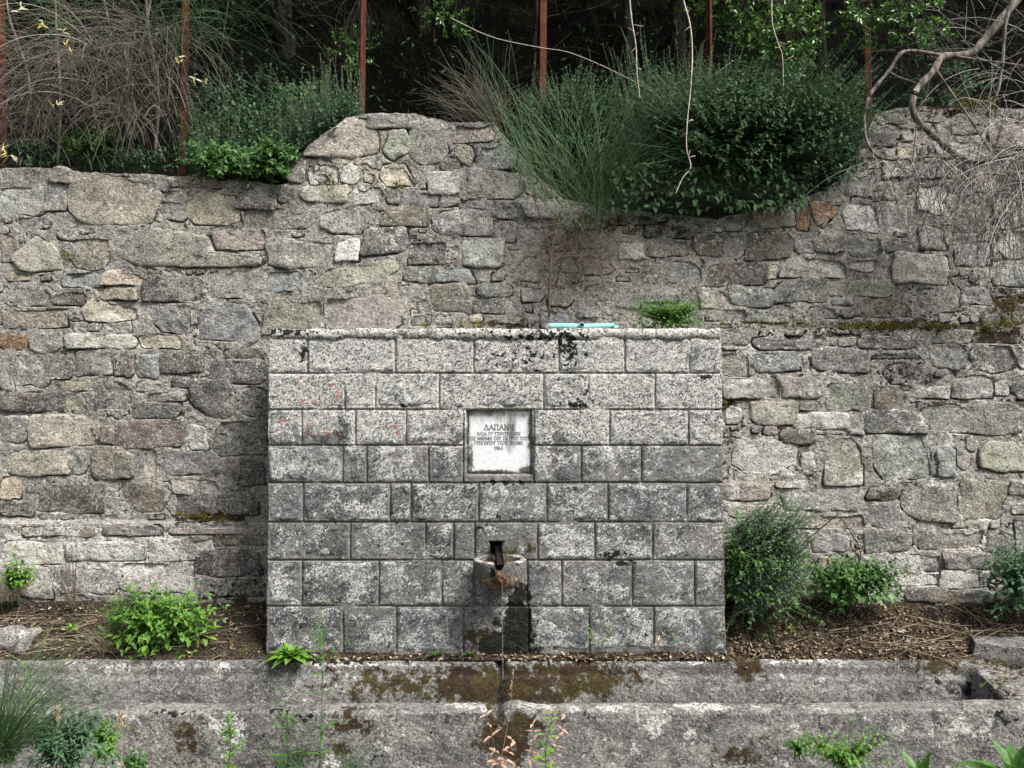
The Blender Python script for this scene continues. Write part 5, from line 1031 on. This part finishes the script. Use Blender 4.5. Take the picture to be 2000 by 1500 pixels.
for xa, ya, xb, yb, lab in [(118, 1520, 112, 1385, 'tan feathery grass seed head in the left corner weeds'), (232, 1520, 236, 1398, 'tan grass seed head right of the left corner weeds'), (975, 1500, 1003, 1308, 'thin tall dry grass stem with a small head before the trough'), (1560, 1400, 1568, 1340, 'pale dry grass head against the right half of the trough')]:
    a, b = U(xa, ya, -1.3 if xa < 300 else -.7), U(xb, yb, -1.3 if xa < 300 else -.7); e = thing('grass_stalk', lab, 'grass'); e.location = tuple(a); mb = MB(); t = np.linspace(0, 1, 12)[:, None]; P = a*(1-t)+b*t+np.c_[.01*np.sin(3*t[:, 0]), 0*t[:, 0], 0*t[:, 0]]; tubes(mb, P, np.linspace(.0018, .001, 12), 4); mb.build('stalk', 'straw', e)
    lb = MB(); m = 60 if xa < 300 else 14; k = rng.uniform(.72, 1, m); p = a+(b-a)*k[:, None]; leaves(lb, p, rng.normal(0, .35, (m, 3))+[0, 0, 1], rng.normal(0, 1, (m, 3)), .03 if xa < 300 else .014, .006, .1); lb.build('seed_head', 'seed', e, kind='stuff')
mound('corner_weeds', 'light green bushy weed cluster in the bottom left corner', 'plant', U(130, 1500, -1.25), U(125, 1480, -1.25), (.26, .16, .20), 90, .045, 'leaf_sage', 8, .3, 'stem_green', (0, 0, 1.4), .2, fill=60, wob=.1)
mound('corner_weeds', 'small bushy weed behind the tan grass seed head at lower left', 'plant', U(215, 1500, -1.0), U(205, 1470, -1.0), (.12, .10, .16), 30, .04, 'leaf_bright', 7, .32, 'stem_green', (0, 0, 1.4), .2, wob=.1)
mound('corner_weeds', 'tiny green weed at the bottom edge between corner weeds and upright weed', 'plant', U(270, 1500, -1.0), U(265, 1495, -1.0), (.06, .06, .10), 14, .035, 'leaf_green', 6, .3, 'stem_green', (0, 0, 1.4), .2, wob=.1)
grass('tall_grass', 'dark green arching grass at the left edge in front of the trough', U(-10, 1490, -1.35), 420, .25, .60, .45, 'stem_green', .004, bend=-.9); weed('upright_weed', 'slim green weed at the left end of the trough', 52, 1420, 55, 1292, -.7, 9, .05, 'leaf_bright', .35)
mound('trailing_bramble', 'low bramble sprays at the bottom edge right of centre', 'plant', U(1640, 1510, -.9), U(1650, 1490, -.9), (.26, .12, .12), 34, .045, 'leaf_bright', 5, .5, 'stem_green', (0, 0, .8), .1)
mound('trailing_bramble', 'sparse small green sprig before the right half of the trough', 'plant', U(1560, 1480, -.72), U(1555, 1465, -.72), (.10, .06, .07), 12, .04, 'leaf_green', 4, .5, 'stem_green', (0, 0, .8), .1)
weed('thin_sprig', 'thin leafy sprig climbing before the right half of the trough', 1655, 1500, 1672, 1395, -.72, 6, .04, 'leaf_green', .4)
for xa, ya, xb, yb, lab, mt in [(1150, 1258, 1148, 1222, 'small green sprout at the foot of the block wall right of the wet stain', 'leaf_bright'), (1175, 1256, 1188, 1222, 'leafy green sprout beside the wet stain sprout', 'leaf_bright'), (1285, 1262, 1296, 1238, 'pale pinkish sprout at the foot of the block wall', 'leaf_dry'), (1318, 1258, 1322, 1205, 'wispy green sprig before the last bottom block', 'leaf_green'), (1405, 1262, 1408, 1200, 'upright leafy sprig at the right corner of the block wall', 'leaf_sage'), (1422, 1268, 1418, 1252, 'tiny bright seedling at the right corner of the block wall', 'leaf_bright'), (1770, 1128, 1795, 1115, 'small yellow green sprig against the right wall foot', 'leaf_yellow'), (1548, 1236, 1552, 1222, 'yellowing sprig in the litter below the grey bush', 'leaf_yellow')]:
    weed('sprout', lab, xa, ya, xb, yb, -.03 if xa < 1415 else .1, 5, .034, mt, .42, R(55), r=.0013)
# bent dead stem right
mb = MB()
for pts in [[(1660, 1245), (1662, 1180), (1672, 1120), (1680, 1075), (1655, 1030), (1635, 1005)], [(1635, 1005), (1600, 1035), (1562, 1068)]]:
    tubes(mb, spline(np.c_[U([p[0] for p in pts], [p[1] for p in pts], .02)], 24), np.linspace(.004, .0025, 24), 5)
tag(mb.build('bent_stalk', 'dark_bark', None), 'dark dead stem bent over at a sharp angle right of the grey bush', 'stem')
for pts, lab in [([(1960, 1400), (1958, 1350), (1935, 1330), (1915, 1340)], 'nodding green stem with a bud at the right end of the trough'), ([(1950, 1360), (1962, 1320), (1968, 1290), (1952, 1288)], 'thin nodding stem with a pale bud before the slab')]:
    mb = MB(); P = spline(np.c_[U([p[0] for p in pts], [p[1] for p in pts], -.62)], 20); tubes(mb, P, np.full(20, .0016), 4); leaves(mb, np.repeat(P[-1:], 5, 0), rng.normal(0, 1, (5, 3)), (0, 0, 1), .014, .009, .1); tag(mb.build('nodding_weed', 'leaf_yellow', None), lab, 'weed')

# ------------------------------------------------------------------ litter, sticks, moss
def soil_pts(n, x0, x1, y0, y1):
    x = rng.uniform(x0, x1, n); y = rng.uniform(y0, y1, n); return np.c_[x, y, z_soil(x, y)]
lb = MB(); p = np.concatenate([soil_pts(2600, XFR-.02, 3.5, -.045, .29), soil_pts(900, -3.6, XFL, -.04, .36), soil_pts(420, XFL, XFR, -.05, -.015), soil_pts(500, XFR, 3.2, -.05, .05)]); xe = rng.uniform(2.68, 3.5, 420); ye = -.06-.38*rng.uniform(0, 1, 420)**1.6; p = np.concatenate([p, np.c_[xe, ye, z_rim+(z_fr-z_rim)*np.clip((-.06-ye)/.40, 0, 1)+.004]]); n = len(p)
leaves(lb, p+[0, 0, .006], rng.normal(0, 1, (n, 3))*[1, 1, .35], rng.normal(0, .35, (n, 3))+[0, 0, 1], rng.uniform(.012, .042, n), rng.uniform(.007, .020, n), rng.uniform(-.4, .4, n), .3)
o = lb.build('leaf_litter', 'litter', None, kind='stuff'); o['label'] = 'dry fallen leaves scattered on the soil strip'
mb = MB()
def sticks(n, x0, x1, y0, y1, lmin, lmax, r): 
    p = soil_pts(n, x0, x1, y0, y1); P = grow(p, np.c_[rng.normal(0, 1, n), rng.normal(0, .35, n), rng.normal(.02, .08, n)], rng.uniform(lmin, lmax, n), 7, (0, 0, -.05), .1); P[..., 2] = np.maximum(P[..., 2], z_soil(P[..., 0], P[..., 1])+.006); tubes(mb, P, np.linspace(1, .6, 7)[None]*r*rng.uniform(.7, 1.4, (n, 1)), 4)
sticks(60, 2.0, 3.4, -.02, .2, .15, .5, .0020); sticks(70, -3.5, -1.55, -.02, .34, .1, .4, .0015); sticks(30, XFR, 2.2, -.03, .2, .1, .4, .0014); sticks(45, -3.5, -2.4, .05, .3, .2, .45, .0018)
o = mb.build('fallen_twigs', 'straw', None, kind='stuff'); o['label'] = 'dry fallen twigs lying on the soil strip'
mb = MB(); P = spline(np.c_[U([1690, 1740, 1800, 1850, 1905], [1258, 1262, 1280, 1295, 1322], np.array([.02, .0, -.03, -.06, -.1]))], 24); P[:, 2] += .012; tubes(mb, P, np.linspace(.005, .003, 24), 5); tag(mb.build('fallen_stick', 'twig_brown', None), 'long dry stick lying across the back rim of the trough', 'stick')
def moss(label, pts, mat='moss', L=.016, per=1, down=.2):
    mb = MB(); p = np.repeat(pts, per, 0); n = len(p); leaves(mb, p+rng.normal(0, .006, (n, 3)), rng.normal(0, .8, (n, 3))+[0, -.6, .5-down], rng.normal(0, 1, (n, 3)), rng.uniform(.5, 1.3, n)*L, rng.uniform(.25, .5, n)*L, .3, .2, True)
    o = mb.build('moss', mat, None, kind='stuff'); o['label'] = label
def band(n, x0, x1, y0, y1, Y, sy=4, den=.02, Ysp=.03):
    x = rng.uniform(x0, x1, n); y = y0+(y1-y0)*(x-x0)/(x1-x0)+rng.normal(0, sy, n); k = vnoise(np.c_[x*.03, y*.05, x*0+2]) > den; x, y = x[k], y[k]; return U(x, y, Y+rng.uniform(-Ysp, Ysp, len(x)))
moss('yellow brown moss along the ledge of the right wall', np.concatenate([band(2600, 1640, 2030, 638, 634, YR+.01, 5, -.1), band(900, 1850, 2030, 625, 590, YW-.02, 16, .1, .01), band(500, 1680, 2000, 655, 650, YR-.008, 8, .2, .01)]))
moss('dark moss tufts on top of the block wall', np.concatenate([band(420, 820, 1060, 634, 632, .2, 6, .25, .15), band(300, 1380, 1660, 632, 634, YR+.05, 5, .1, .06)]), L=.022)
moss('rusty moss along the step of the lower left wall', band(900, 290, 521, 1004, 1016, YW-.06, 5, .0, .02), L=.02)
moss('golden moss on the right wall top', band(900, 1780, 1960, 190, 205, YW+.02, 12, .0, .05), L=.02)
moss('rusty moss tufts in the joints of the left wall', np.concatenate([band(120, 630, 655, 340, 360, YW-.015, 8, -1, .01), band(90, 118, 142, 490, 505, YW-.015, 6, -1, .01), band(60, 1412, 1422, 784, 794, YR-.01, 5, -1, .01), band(60, 770, 790, 358, 364, YW-.015, 3, -1, .01)]), L=.016)
moss('green moss behind the basin rim', band(420, 984, 1016, 1077, 1078, -.018, 6, -1, .006), 'moss_green', .010)
th_ = rng.uniform(0, 1, 700); xx = rng.uniform(-.5, .75, 700); yy = rng.uniform(-.16, -.075, 700); zz = np.interp(-yy, [.066, .084, .105, .14, .18], [z_rim-.03, z_rim-.096, z_rim-.15, z_rim-.27, z_rim-.34])
k = fbm2(xx, yy, 7, 3, 8)+.5*np.exp(-(xx/.2)**2) > .25; moss('olive moss on the trough wall where the water runs', np.c_[xx, yy-.01, zz][k], 'moss', .010, 3)
